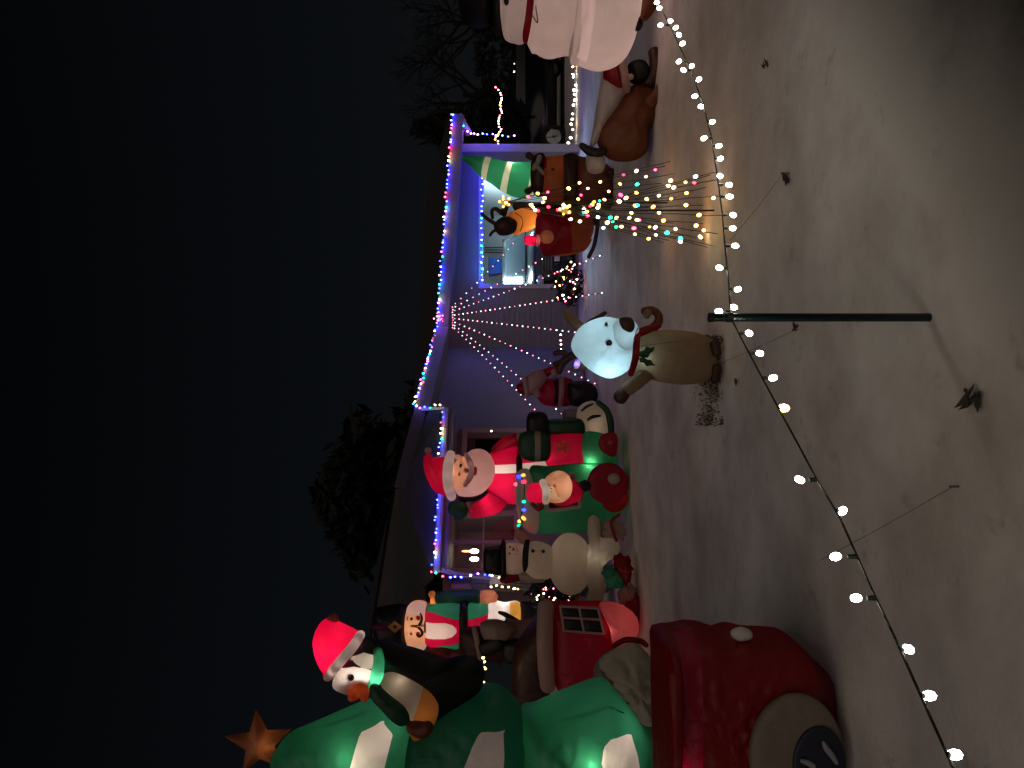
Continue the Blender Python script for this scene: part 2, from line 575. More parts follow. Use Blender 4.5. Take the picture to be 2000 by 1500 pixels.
# opening trim
hb('jamb', MB().box((GXL-.10, 18.44, 0), (GXL, 18.52, OH)), trim_m)
hb('jamb', MB().box((GXR, 18.44, 0), (GXR+.10, 18.52, OH)), trim_m)
hb('lintel', MB().box((GXL-.10, 18.43, OH), (GXR+.10, 18.52, OH+.11)), trim_m)
hb('corner_board', MB().box((WXR-.02, 18.42, 0), (WXR+.16, 18.66, 2.95)), trim_m)
# garage room
gr_ = MB()
gr_.quad(Vector((GXL-.6, 25.2, 0)), Vector((GXR+.3, 25.2, 0)), Vector((GXR+.3, 25.2, 2.6)), Vector((GXL-.6, 25.2, 2.6)))
gr_.quad(Vector((GXL-.6, 18.67, 0)), Vector((GXL-.6, 25.2, 0)), Vector((GXL-.6, 25.2, 2.6)), Vector((GXL-.6, 18.67, 2.6)))
gr_.quad(Vector((GXR+.3, 25.2, 0)), Vector((GXR+.3, 18.67, 0)), Vector((GXR+.3, 18.67, 2.6)), Vector((GXR+.3, 25.2, 2.6)))
hb('garage_room', gr_, room_m)
hb('garage_ceiling', MB().box((GXL-.6, 18.67, 2.6), (GXR+.3, 25.2, 2.66)), room_m)
hb('garage_floor', MB().box((GXL-.6, 18.6, -.05), (GXR+.3, 25.2, .05)), solid('concrete', (.26, .25, .24), .8))
ct = hb('ceiling_light', MB().box((2.75, 20.2, 2.54), (2.95, 21.6, 2.59)), glow('tube_light', (.62, .88, 1), 85))
ct2 = hb('ceiling_light', MB().box((4.25, 20.2, 2.54), (4.45, 21.6, 2.59)), glow('tube_light', (.62, .88, 1), 85))
pb = MB()
for z in (.9, 1.02, 1.1): None
for x in (4.30, 4.38, 4.46): pb.box((x, 25.13, 1.4), (x+.02, 25.19, 2.5))
hb('wall_rail', pb, solid('dark_rail', (.06, .06, .06)))
# fascia and roof of the garage front
e0 = Vector((1.32, 18.0, 3.36)); e1 = Vector((6.32, 18.0, 2.99))
hb('fascia', MB().beam(e0 - Vector((0, 0, .13)), e1 - Vector((0, 0, .13)), .04, .26), fasc_m)
hb('soffit', MB().add([e0+Vector((0, .02, -.25)), e1+Vector((0, .02, -.25)), Vector((6.32, 18.5, 2.74)), Vector((.86, 18.5, 3.09))], [(0, 1, 2, 3)]), fasc_m)
hb('rake', MB().beam(e1 - Vector((0, 0, .13)), Vector((6.0, 18.5, 2.62)), .04, .16), fasc_m)
hb('rake', MB().beam(Vector((6.30, 18.05, 2.86)), Vector((6.30, 24, 3.9)), .04, .22), fasc_m)
rf = MB()
rf.add([e0+Vector((-.2, -.06, .02)), e1+Vector((.05, -.06, .02)), Vector((6.37, 24.5, 4.3)), Vector((-1.5, 24.5, 4.8))], [(0, 1, 2, 3)])
rf.add([Vector((6.37, 24.5, 4.3)), Vector((-1.5, 24.5, 4.8)), Vector((-1.5, 31, 3.0)), Vector((6.37, 31, 2.9))], [(1, 0, 3, 2)])
rf.add([e0+Vector((-.2, -.06, .02)), Vector((-.52, 13.85, 3.41)), Vector((-4.5, 18.5, 4.9)), Vector((-1.5, 24.5, 4.8))], [(0, 3, 2, 1)])
rf.add([Vector((-.52, 13.85, 3.41)), Vector((-1.75, 12.95, 3.62)), Vector((-6.5, 15.6, 4.7)), Vector((-4.5, 18.5, 4.9))], [(0, 3, 2, 1)])
hb('roof', rf, roof_m)
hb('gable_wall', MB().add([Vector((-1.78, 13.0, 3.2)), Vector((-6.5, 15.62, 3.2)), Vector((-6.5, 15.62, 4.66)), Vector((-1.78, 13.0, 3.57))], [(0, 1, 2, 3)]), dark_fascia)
# the wall that runs towards the street
A0 = Vector((.86, 18.5, 0)); A1 = Vector((-.97, 14.28, 0)); dB = (A1-A0).normalized(); nB = Vector((-dB.y, dB.x, 0))
if nB.x < 0: nB = -nB
LB = (A1-A0).length
PB = lambda x, z: A0 + dB*x + Vector((0, 0, z))
wb = MB()
wb.add([PB(0, 0)-nB*.1, PB(LB, 0)-nB*.1, PB(LB, 3.3)-nB*.1, PB(0, 3.3)-nB*.1, PB(0, 0), PB(LB, 0), PB(LB, 3.3), PB(0, 3.3)],
       [(4, 5, 6, 7), (3, 2, 1, 0), (5, 1, 2, 6), (7, 6, 2, 3)])
hb('wall', wb, siding_m)
sb = MB(); clap(sb, 0, LB, .05, lambda x: 3.2, PB, nB)
hb('siding', sb, siding_m, kind='stuff')
f0 = Vector((1.32, 18.0, 3.38)); f1 = Vector((-.46, 13.9, 3.38))
hb('fascia', MB().beam(f0-Vector((.0, 0, .15)), f1-Vector((0, 0, .15)), .04, .27), fasc_m)
hb('soffit', MB().add([f0+Vector((0, 0, -.27)), f1+Vector((0, 0, -.27)), PB(LB, 3.1)-nB*.02, PB(0, 3.1)], [(0, 1, 2, 3)]), fasc_m)
f2 = Vector((-1.75, 12.95, 3.60))
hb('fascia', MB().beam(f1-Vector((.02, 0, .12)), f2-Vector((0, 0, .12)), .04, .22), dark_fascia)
# front room with the window
B0 = Vector((-.97, 14.28, 0)); B1 = Vector((-3.42, 12.70, 0)); dC = (B1-B0).normalized(); nC = Vector((-dC.y, dC.x, 0))
if nC.y > 0: nC = -nC
LC = (B1-B0).length
PC = lambda x, z: B0 + dC*x + Vector((0, 0, z))
def lc(ypx):
    """distance along the front-room wall at photo row y"""
    tt = (750-ypx)/F
    return (tt*B0.y - B0.x)/(dC.x - tt*dC.y)
def zc(xpx, ypx): 
    p = PC(lc(ypx), 0); return E-(xpx-1000)/F*p.y
WA, WBx = lc(1008), lc(1112); WZ0, WZ1 = zc(1004, 1060), zc(884, 1060)
DA, DB = lc(846), lc(905); DZ = zc(912, 870)
wc = MB()
def slab(mb, x0, x1, z0, z1, P, n, th=.1):
    q = [P(x0, z0), P(x1, z0), P(x1, z1), P(x0, z1)]
    mb.add([p-n*th for p in q]+q, [(4,5,6,7),(3,2,1,0),(0,1,5,4),(1,2,6,5),(2,3,7,6),(3,0,4,7)])
slab(wc, 0, DA, 0, 2.75, PC, nC); slab(wc, DA, DB, DZ, 2.75, PC, nC); slab(wc, DB, WA, 0, 2.75, PC, nC)
slab(wc, WA, WBx, 0, WZ0, PC, nC); slab(wc, WA, WBx, WZ1, 2.75, PC, nC); slab(wc, WBx, LC, 0, 2.75, PC, nC)
hb('wall', wc, siding_m)
sc2 = MB()
for x0, x1, z0, z1 in ((0, DA-.08, .05, 2.6), (DB+.08, WA-.08, .05, 2.6), (WBx+.08, LC-.1, .05, 2.6), (WA-.08, WBx+.08, .05, WZ0-.09), (WA-.08, WBx+.08, WZ1+.09, 2.6)):
    clap(sc2, x0, x1, z0, lambda x, z1=z1: z1, PC, nC)
hb('siding', sc2, siding_m, kind='stuff')
def bar(x0, x1, z0, z1, o0, o1):
    mb = MB(); q = [PC(x0, z0), PC(x1, z0), PC(x1, z1), PC(x0, z1)]
    mb.add([p+nC*o0 for p in q]+[p+nC*o1 for p in q], [(4,5,6,7),(3,2,1,0),(0,1,5,4),(1,2,6,5),(2,3,7,6),(3,0,4,7)])
    return mb
win = hb('window', bar(WA-.09, WBx+.09, WZ1, WZ1+.10, .01, .06), trim_m)
def sub(name, mb, mat, par): 
    mb.v = [tuple(Vector(p)-HO) for p in mb.v]; return mb.out(name, mat, par)
sub('frame', bar(WA-.09, WA, WZ0, WZ1, .01, .05), trim_m, win)
sub('frame', bar(WBx, WBx+.09, WZ0, WZ1, .01, .05), trim_m, win)
sub('sill', bar(WA-.12, WBx+.12, WZ0-.09, WZ0, .01, .09), trim_m, win)
xm = (WA+WBx)/2; zm = (WZ0+WZ1)/2
sub('mullion', bar(xm-.03, xm+.03, WZ0, WZ1, -.03, .02), trim_m, win)
sub('glazing_bar', bar(WA, xm-.03, zm-.012, zm+.012, -.02, .005), trim_m, win)
sub('glazing_bar', bar(xm+.03, WBx, zm-.012, zm+.012, -.02, .005), trim_m, win)
gm = glass('window_glass', (.86, .84, .86))
for x0, x1 in ((WA, xm-.03), (xm+.03, WBx)):
    for z0, z1 in ((WZ0, zm-.012), (zm+.012, WZ1)):
        sub('pane', bar(x0, x1, z0, z1, -.05, -.045), gm, win)
door = hb('door', bar(DA, DB, .05, DZ, -.07, -.03), solid('door_paint', (.10, .07, .08), .5))
sub('door_frame', bar(DA-.08, DA, 0, DZ, .01, .05), trim_m, door)
sub('door_frame', bar(DB, DB+.08, 0, DZ, .01, .05), trim_m, door)
sub('door_head', bar(DA-.08, DB+.08, DZ, DZ+.09, .01, .05), trim_m, door)
sub('door_glass', bar(DA+.12, DB-.12, 1.15, DZ-.15, -.029, -.02), solid('dark_glass', (.012, .012, .014), .1), door)
sub('handle', MB().ball(PC(DB-.07, 1.0)+nC*.02, .03), solid('brass', (.5, .38, .15), .3, 1.0), door)
rm = MB()
rw = [PC(WA-.6, .3)-nC*2.2, PC(LC-.1, .3)-nC*2.2, PC(LC-.1, 2.7)-nC*2.2, PC(WA-.6, 2.7)-nC*2.2]
rm.add(rw, [(0, 1, 2, 3)])
rs_ = [PC(WA-.6, .3)-nC*.12, PC(WA-.6, .3)-nC*2.2, PC(WA-.6, 2.7)-nC*2.2, PC(WA-.6, 2.7)-nC*.12]
rm.add(rs_, [(0, 1, 2, 3)])
rt_ = [PC(LC-.1, .3)-nC*2.2, PC(LC-.1, .3)-nC*.12, PC(LC-.1, 2.7)-nC*.12, PC(LC-.1, 2.7)-nC*2.2]
rm.add(rt_, [(0, 1, 2, 3)])
rm.add([rw[3], rw[2], PC(LC-.1, 2.7)-nC*.12, PC(WA-.6, 2.7)-nC*.12], [(0, 1, 2, 3)])
hb('front_room', rm, solid('mauve_wall', (.30, .20, .23), .8, amt=.15, scale=1.2))
ch = MB()
def chp(xpx, ypx, back=.9):
    q = PC(lc(ypx), zc(xpx, ypx)); return q - nC*back
for xp, yp, r in ((922, 1040, .055), (922, 1056, .055)):
    ch.ball(chp(xp, yp), (r*.8, r*.8, r*1.5), 10, 7)
hb('chandelier', ch, glow('chandelier_glow', (1, .86, .66), 26))
hb('candle_lamp', MB().ball(chp(906, 1040), (.02, .02, .09), 8, 6), glow('candle_glow', (1, .42, .2), 5))
hb('picture_frame', MB().box((0, 0, 0), (.3, .02, .22), Matrix.Translation(chp(955, 1046, 2.15)) @ Matrix.Rotation(math.atan2(dC.y, dC.x)+math.pi, 4, 'Z')), trim_m)
g0 = Vector((-.45, 13.6, 2.80)); g1 = Vector((-2.92, 12.0, 2.80))
hb('fascia', MB().beam(g0-Vector((0, 0, .09)), g1-Vector((0, 0, .09)), .05, .18), fasc_m)
hb('gutter', MB().tube([g0-Vector((0, .06, .03)), g1-Vector((.0, .06, .03))], .055, 8), trim_m)
hb('soffit', MB().add([g0+Vector((0, .03, -.17)), g1+Vector((0, .03, -.17)), PC(LC, 2.62), PC(0, 2.62)], [(3, 2, 1, 0)]), fasc_m)
pr_ = MB(); pr_.add([g0+Vector((0, -.05, .02)), g1+Vector((-.1, -.05, .02)), Vector((-4.2, 13.9, 3.75)), Vector((-1.75, 13.0, 3.50)), Vector((-.55, 13.98, 3.24))], [(4, 3, 2, 1, 0)])
hb('porch_roof', pr_, solid('blue_black_shingles', (.045, .05, .06), .85, amt=.4, scale=7))
hb('gable_board', MB().beam(g0+Vector((.02, 0, -.05)), Vector((-.46, 13.92, 3.2)), .05, .14), trim_m)
hb('corner_board', MB().beam(PC(LC-.06, 0)+nC*.02, PC(LC-.06, 2.6)+nC*.02, .14, .06, Vector((dC.x, dC.y, 0))), trim_m)
hb('downspout', MB().tube([g1+Vector((.02, -.02, -.1)), g1+Vector((-.15, .35, -.4)), Vector((PC(LC-.06, 0).x, PC(LC-.06, 0).y-.1, .1))], .04, 8), trim_m)

# ------------------------------------------------------------------ fence left of the house
fx = at(1000, 1132, 12.4)
fence = thing('garden_fence', (fx.x, 12.4, 0), 'grey board fence at the left end of the house', 'fence')
fm = solid('weathered_board', (.22, .22, .21), .85, amt=.3)
for i in range(5):
    yy = 1119 + i*8
    p = at(0, yy, 12.4)
    MB().box((p.x-fx.x-.028, -.015, 0), (p.x-fx.x+.028, .015, 2.25+.02*(i % 2)), None).out('board', fm, fence)
for z in (.4, 1.9): MB().box((-.28, .02, z), (.30, .06, z+.09)).out('rail', fm, fence)
lb = thing('wall_lantern', at(974, 1126, 12.25), 'small white box lantern hung on the grey board fence', 'lantern')
MB().box((-.10, -.08, -.10), (.10, .08, .11)).out('lamp_box', solid('lantern_white', (.7, .66, .6), .5), lb)
MB().box((-.12, -.1, .11), (.12, .1, .14)).out('lid', trim_m, lb)

# ------------------------------------------------------------------ light strings on the house
def sag_line(a, b, n, sag=0.0): return [a.lerp(b, i/n) - Vector((0, 0, sag*4*(i/n)*(1-i/n))) for i in range(n+1)]
wire_m = solid('dark_green_wire', (.012, .02, .014), .6)
def house_string(label, pts, spacing, palette, r, power, group=None, jit=.02, off=Vector((0, -.05, .02))):
    o = thing('light_string', pts[0], label, 'string lights', group)
    W = [p+off for p in pts]
    MB().tube([p-pts[0] for p in W], .006, 5).out('wire', wire_m, o)
    for a, b in zip(W, W[1:]):
        L = (b-a).length; k = max(1, int(L/spacing))
        for i in range(k):
            p = a.lerp(b, (i+.5)/k) + Vector((random.uniform(-jit, jit), -.02, random.uniform(-jit, jit)-.015))
            bulb(o, p, random.choice(palette), r, power, 1.3)
    return o
MIX = ['blue', 'blue', 'blue', 'violet', 'teal', 'warm', 'blue', 'red', 'violet', 'teal', 'blue', 'blue', 'white']
house_string('multicolour lights along the garage eave and down its far corner',
             [e0+Vector((-.02, 0, 0)), e1, Vector((6.05, 18.3, 2.72)), Vector((5.95, 18.4, 2.55)), Vector((5.95, 18.38, 1.9)), Vector((5.9, 18.36, 1.5))], .105, MIX, .0165, 50, jit=.03)
house_string('multicolour lights along the sloping fascia between garage and porch',
             [f0+Vector((-.1, -.05, 0)), f1, g0+Vector((.02, 0, .02))], 0.105, ['blue', 'teal', 'warm', 'red', 'violet', 'warm', 'white', 'blue'], .0155, 14, jit=.03, off=Vector((.05, -.05, .0)))
house_string('multicolour lights along the porch gutter and down by the window',
             [g0, g1, g1+Vector((-.03, 0, -.3)), g1+Vector((-.02, 0, -.95))], .10, MIX, .0135, 30, jit=.03, off=Vector((0, -.17, .03)))
house_string('blue and teal lights across the top of the open garage door',
             [Vector((GXL, 18.32, OH+.02)), Vector((GXR, 18.32, OH+.02))], .13, ['blue', 'teal', 'blue', 'blue', 'blue'], .016, 85)
house_string('warm fairy lights rambling past the garage corner over the hedge',
             [at(975, 286, 18.6), at(968, 272, 18.6), at(979, 255, 18.8), at(973, 238, 18.8), at(981, 222, 18.9), at(976, 205, 19), at(982, 190, 19), at(974, 180, 19), at(968, 172, 19)],
             .055, ['warm', 'pink', 'warm', 'white', 'amber'], .016, 20)
house_string('cool white lights lying along the drive before the black car',
             [at(1103, 306, 19.5), at(1108, 285, 19.5), at(1116, 262, 19.4), at(1119, 240, 19.4), at(1118, 215, 19.4), at(1124, 185, 19.4), at(1120, 150, 19.4), at(1122, 120, 19.4), at(1114, 95, 19.4)],
             .12, ['white', 'white', 'warm', 'white'], .026, 26, jit=.05)
house_string('short row of white lights beside the board fence',
             [at(955, 1118, 12.1), at(964, 1122, 12.1), at(984, 1127, 12.1)], .1, ['white', 'warm'], .016, 18)
house_string('white lights leading from the fence to the sparkling shrub',
             [at(952, 1142, 12.0), at(975, 1144, 12.0), at(1000, 1146, 12.0), at(1018, 1150, 12.0)], .07, ['white', 'warm', 'gold', 'white'], .015, 18)
house_string('white lights hanging behind the big green tree',
             [at(943, 1280, 9.6), at(950, 1300, 9.6), at(944, 1322, 9.6), at(948, 1344, 9.6)], .045, ['white', 'warm', 'gold'], .013, 18)
house_string('a few dim white lights in the dark hedge by the street',
             [at(1003, 118, 20), at(1005, 150, 20)], .16, ['warm', 'white'], .016, 8)

house_string('short row of pinkish white lights behind the cream reindeer antler',
             [at(1093, 650, 15.2), at(1095, 668, 15.2), at(1096, 690, 15.2)], .09, ['white', 'warm', 'pink'], .016, 14)
dl = thing('doorbell_light', PC(lc(846), zc(960, 846))+nC*.08, 'single tiny white light at the front door frame', 'light')
MB().box((-.02, -.0, -.03), (.02, .03, .03)).out('button_plate', trim_m, dl)
bulb(dl, dl.location, 'white', .018, 10, 1.0, 'lamp')
# fan of red and white strings from the eave to the lawn
ap = at(884, 622, 17.9)
fan = thing('light_fan', ap, 'fan of red and white light strands spread from the eave down to the lawn', 'string lights')
ends = [((884, 598), (1007, 470), 16.6), ((884, 602), (1160, 447), 15.0), ((884, 608), (1178, 497), 13.6), ((884, 616), (1182, 571), 13.2), ((884, 622), (1180, 656), 13.4),
        ((884, 628), (1168, 752), 14.0), ((884, 633), (1112, 822), 14.2), ((884, 638), (1086, 846), 14.4)]
for ei, ((ax, ay), (bx, by), YB) in enumerate(ends):
    a = at(ax, ay, 17.9); b = at(bx, by, YB)
    pts = sag_line(a, b, 12, .05)
    MB().tube([p-ap for p in pts], .004, 4).out('wire', wire_m, fan)
    L = (b-a).length; k = int(L/.19)
    for i in range(k):
        tt = (i+.5)/k
        p = a.lerp(b, tt) - Vector((0, .01, .05*4*tt*(1-tt)))
        bulb(fan, p, 'rose' if i % 2 else 'cool', .0125, 6 if i % 2 else 4.5)
for yy in range(600, 645, 5): bulb(fan, at(884+random.uniform(-1, 1), yy, 17.88), 'rose', .013, 7)
sf = Fig('light_star', 'pink light star where the strand fan meets the eave', 'star', 622, 17.85)
star_pts = [(857+(10 if i % 2 == 0 else 4.5)*math.cos(R(180+36*i)), 622+(10 if i % 2 == 0 else 4.5)*math.sin(R(180+36*i))) for i in range(10)]
MB().tube([sf.pt(*p) for p in star_pts+star_pts[:1]], .01, 5).out('star_frame', wire_m, sf.root)
for p in star_pts + [(857, 622), (853, 618), (861, 625), (855, 627), (860, 617)]:
    bulb(sf.root, sf.o+sf.pt(p[0]+random.uniform(-1, 1), p[1]+random.uniform(-1, 1), -.03), 'pink', .016, 9)

# ------------------------------------------------------------------ car builder
car_black = solid('black_car_paint', (.006, .006, .008), .22, 0, amt=.1, scale=2, bump=0)
car_white = solid('dark_blue_car_paint', (.02, .024, .03), .25, 0, amt=.1, scale=2, bump=0)
rubber = solid('tyre_rubber', (.015, .015, .015), .85)
alloy = solid('alloy_rim', (.45, .44, .46), .35, .9, bump=0)
wind_m = solid('windshield', (.055, .075, .085), .07, 0, amt=.05, bump=0)
lens_m = solid('lamp_lens', (.75, .85, .9), .12, 0, bump=0)
def suv(loc, rz, label, paint, wind_m, wid=1.86, hgt_=1.78, length=4.7):
    o = thing('parked_car', loc, label, 'car')
    o.rotation_euler = (0, 0, rz)
    h = hgt_
    prof = [(0.04, .34), (0, .55), (.05, .92), (.18, 1.02), (1.05, 1.12), (1.25, 1.14), (1.95, h-.10), (2.2, h-.02), (3.2, h), (4.2, h-.06), (4.5, 1.25), (4.62, 1.1), (4.68, .6), (4.6, .34)]
    def half(y, z):
        b = wid/2
        if z > 1.1: b *= 1 - .19*min(1, (z-1.1)/(h-1.1))
        if y < .5: b *= 1 - .12*(1-y/.5)**2
        return b
    mb = MB(); n = len(prof); cols = 7
    V = []
    for yy, z in prof:
        b = half(yy, z)
        for c in range(cols):
            u = c/(cols-1)*2-1
            bulge = .10*(1-u*u)
            V.append(Vector((u*b, yy-(bulge if yy < 1.0 else 0), z+(.03*(1-u*u) if z > 1.0 else 0))))
    fs = []
    for i in range(n):
        j = (i+1) % n
        for c in range(cols-1): fs.append((i*cols+c, i*cols+c+1, j*cols+c+1, j*cols+c))
    fs.append(tuple(i*cols for i in range(n))); fs.append(tuple(i*cols+cols-1 for i in reversed(range(n))))
    mb.add(V, fs); mb.out('body', paint, o, True)
    bw0 = half(1.25, 1.16)-.10; bw1 = half(1.95, h-.12)-.06
    q = [Vector((-bw0, 1.24, 1.18)), Vector((bw0, 1.24, 1.18)), Vector((bw1, 1.90, h-.10)), Vector((-bw1, 1.90, h-.10))]
    up = Vector((0, -.035, .03))
    MB().add([p+up for p in q]+[p+up*.2 for p in q], [(0,1,2,3),(7,6,5,4),(0,4,5,1),(1,5,6,2),(2,6,7,3),(3,7,4,0)]).out('windshield', wind_m, o)
    for s in (-1, 1):
        MB().add([Vector((s*(half(1.6, 1.25)+.005), 1.75, 1.2)), Vector((s*(half(4, 1.25)+.005), 4.25, 1.2)), Vector((s*(half(4, h-.15)+.005), 4.1, h-.14)), Vector((s*(half(2.1, h-.15)+.005), 2.15, h-.14))], [(0,1,2,3)]).out('side_window', wind_m, o)
        MB().ball((s*(wid/2-.26), -.03, .86), (.16, .07, .085), 12, 7).out('headlight', lens_m, o, True)
        MB().ball((s*(wid/2+.08), 1.55, 1.2), (.11, .06, .08), 10, 6).out('wing_mirror', paint, o, True)
        for yy in (.95, 3.75):
            t_ = MB()
            x0 = s*(wid/2-.2); x1 = s*(wid/2+.02)
            ring = []
            for k in range(25):
                a = 2*math.pi*k/24
                ring.append((math.cos(a), math.sin(a)))
            vs_ = []; f_ = []
            for k in range(24):
                cx, sn = ring[k]
                for (xx, rr) in ((x0, .30), (x0, .35), (x1, .35), (x1, .23)):
                    vs_.append(Vector((xx, yy+cx*rr, .35+sn*rr)))
            for k in range(24):
                a = k*4; b = ((k+1) % 24)*4
                for c in range(3): f_.append((a+c, b+c, b+c+1, a+c+1))
            t_.add(vs_, f_); w_ = t_.out('wheel', rubber, o, True)
            rmb = MB()
            for k in range(5):
                a = 2*math.pi*k/5
                M = Matrix.Translation(Vector((x1-.0*s, yy, .35))) @ Matrix.Rotation(a, 4, 'X')
                rmb.box((-.03, -.035, .0), (.0 if s > 0 else .0, .035, .235), M)
            rmb.tube([(x1-.05*s, yy, .35), (x1-.02*s, yy, .35)], .06, 12)
            rmb.tube([(x1-.07*s, yy, .35), (x1-.05*s, yy, .35)], .225, 20)
            rmb.out('rim', alloy, w_)
    gl_ = MB()
    for k in range(4): gl_.box((-.38, -.10, .58+k*.07), (.38, -.06, .62+k*.07))
    gl_.out('grille', solid('chrome_slat', (.25, .25, .27), .3, .8, bump=0), o)
    MB().box((-.16, -.125, .40), (.16, -.11, .53)).out('number_plate', solid('plate_white', (.8, .82, .85), .4, bump=0), o)
    MB().box((-wid/2+.05, -.11, .22), (wid/2-.05, .25, .36)).out('bumper', paint, o)
    MB().tube([(-.05, 1.22, 1.215), (-.6, 1.36, 1.31)], .012, 5).out('wiper', rubber, o)
    MB().tube([(.65, 1.22, 1.215), (.1, 1.36, 1.31)], .012, 5).out('wiper', rubber, o)
    return o
gc = suv((3.12, 18.62, .05), 0, 'dark car facing out of the lit garage', car_white, wind_m, 1.78, 1.80)
tr_ = suv((7.55+.4, 23.6, 0), R(-90), 'black car parked beyond the garage, side on', car_black, solid('night_glass', (.006, .007, .009), .15, 0, bump=0), 1.9, 1.62, 4.7)
tr_.location = (7.4-.95, 23.9, 0)

# garage clutter
bin_ = thing('storage_bin', (3.75, 24.6, 1.92), 'blue plastic bin on the garage shelf', 'bin')
MB().add([Vector(p) for p in ((-.22,-.2,0),(.22,-.2,0),(.22,.2,0),(-.22,.2,0),(-.27,-.25,.38),(.27,-.25,.38),(.27,.25,.38),(-.27,.25,.38))], [(3,2,1,0),(0,1,5,4),(1,2,6,5),(2,3,7,6),(3,0,4,7)]).out('tub', solid('blue_plastic', (.02, .12, .7), .4), bin_)
MB().box((-.29, -.27, .38), (.29, .27, .43)).out('lid', solid('navy_lid', (.03, .06, .2), .5), bin_)
sh = thing('garage_shelf', (4.0, 24.7, .29), 'brown wooden shelf against the garage back wall', 'shelf')
MB().box((-1.0, -.3, 1.56), (.6, .3, 1.61)).out('shelf_board', solid('brown_wood', (.22, .09, .04), .7), sh)
for x in (-.95, .55): MB().beam(Vector((x, .25, 0)), Vector((x, .25, 1.56)), .06, .06, Vector((0, 1, 0))).out('shelf_post', solid('brown_wood', (.22, .09, .04)), sh)
ld = thing('wooden_board', (3.2, 24.3, 0), 'reddish plank leaning in the garage corner', 'plank')
MB().beam(Vector((-.15, -.2, 0)), Vector((.42, .3, 2.35)), .22, .04, Vector((0, 1, 0))).out('plank', solid('red_wood', (.32, .10, .05), .7), ld)

# ------------------------------------------------------------------ trees and shrubs in the dark
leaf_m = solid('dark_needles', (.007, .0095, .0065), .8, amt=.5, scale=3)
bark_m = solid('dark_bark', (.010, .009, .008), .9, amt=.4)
def leafy(mb, pts, n, size, rad):
    for _ in range(n):
        c = Vector(random.choice(pts)) + Vector([random.gauss(0, rad) for _ in range(3)])
        a = Vector([random.uniform(-1, 1) for _ in range(3)]).normalized(); b = a.orthogonal().normalized()
        sz = size*random.uniform(.6, 1.4)
        mb.add([c-a*sz, c+b*sz*.4, c+a*sz, c-b*sz*.4], [(0, 1, 2, 3)])
def conifer(name, loc, H, rad, n, label, lean=0.0, dome=False):
    o = thing(name, loc, label, 'tree', 'evergreens in the dark')
    MB().tube([(0, 0, 0), (lean*.3, 0, H*.5), (lean, 0, H*.97)], [H*.028, H*.018, .02], 9).out('trunk', bark_m, o)
    mb = MB()
    for _ in range(n//14):
        tt = random.random()**.75
        z = H*(.03+.95*tt); rr = rad*(math.sqrt(max(0, 1-(2*tt-.9)**2/1.22)) if dome else (1-tt)**.75)*random.uniform(.55, 1.12)*(1+.3*math.sin(z*2.7+random.random()))
        a = random.uniform(0, 6.283)
        tip = Vector((lean*tt+rr*math.cos(a), rr*math.sin(a), z-.12*rr))
        root_ = Vector((lean*tt, 0, z+.1))
        for k in range(14):
            u = random.uniform(.25, 1)
            leafy(mb, [root_.lerp(tip, u)], 1, .22+.012*H, .13)
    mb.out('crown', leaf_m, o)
    return o
conifer('broad_tree', (-4.0, 27, 0), 8.4, 3.5, 17000, 'broad round crowned tree standing dark behind the house roof', .2, True)
conifer('evergreen_tree', (-8.6, 30, 0), 6.0, 2.6, 4600, 'shorter evergreen behind the left end of the house', -.2)
conifer('evergreen_tree', (11.2, 34, 0), 5.8, 2.4, 3600, 'dark evergreen across the street beyond the black car', .1)
def bare_tree(loc, H, label):
    o = thing('bare_tree', loc, label, 'tree', 'bare trees by the street')
    tk = MB(); br = MB()
    tk.tube([(0, 0, 0), (.1, 0, H*.3), (.05, .1, H*.55)], [H*.03, H*.02, H*.012], 9)
    def grow(p, d, L, r, dep):
        q = p + d*L
        br.tube([p, p.lerp(q, .5)+Vector([random.uniform(-.06, .06)*L for _ in range(3)]), q], [r, r*.8, r*.6], 5, False)
        if dep:
            for _ in range(3):
                nd = (d + Vector([random.uniform(-.75, .75) for _ in range(3)]) + Vector((0, 0, .12))).normalized()
                grow(p.lerp(q, random.uniform(.55, 1)), nd, L*random.uniform(.55, .8), r*.55, dep-1)
    for k in range(6):
        a = k*1.05+random.random()
        grow(Vector((.05, .05, H*random.uniform(.3, .55))), Vector((math.cos(a)*.8, math.sin(a)*.8, .8)).normalized(), H*.24, H*.010, 4)
    tk.out('trunk', bark_m, o); br.out('limbs', bark_m, o)
    return o
bare_tree((10.5, 28, 0), 6.2, 'bare dark tree over the black car')
bare_tree((15.5, 33, 0), 7.5, 'bare tree at the far end of the street')
def shrub(name, c, rx, rz, n, nb, label, pal, br, bp_):
    o = thing(name, c, label, 'shrub')
    MB().tube([(0, 0, 0), (.03, 0, rz*.9)], [.04, .015], 6).out('stem', bark_m, o)
    mb = MB()
    pts = []
    for _ in range(90):
        v = Vector([random.gauss(0, 1) for _ in range(3)]).normalized()*random.uniform(.4, 1)
        pts.append(Vector((v.x*rx, v.y*rx*.7, rz+v.z*rz*.95)))
    leafy(mb, pts, n, .075, .05)
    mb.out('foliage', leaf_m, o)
    tw = MB()
    for p in pts[:40]: tw.tube([Vector((0, 0, .05)), p*.6, p], [.012, .008, .004], 4, False)
    tw.out('twigs', bark_m, o)
    for _ in range(nb):
        p = Vector(random.choice(pts))*random.uniform(.85, 1.05); p.y -= random.uniform(0, rx*.4)
        bulb(o, Vector(c)+p, random.choice(pal), br, bp_)
    return o
sc0 = at(1130, 552, 17.4)
shrub('lit_shrub', (sc0.x, 17.4, 0), .50, .33, 900, 48, 'low round shrub wrapped in warm lights before the garage', ['warm', 'warm', 'white', 'pink'], .017, 20)
s1 = at(1060, 1158, 11.9)
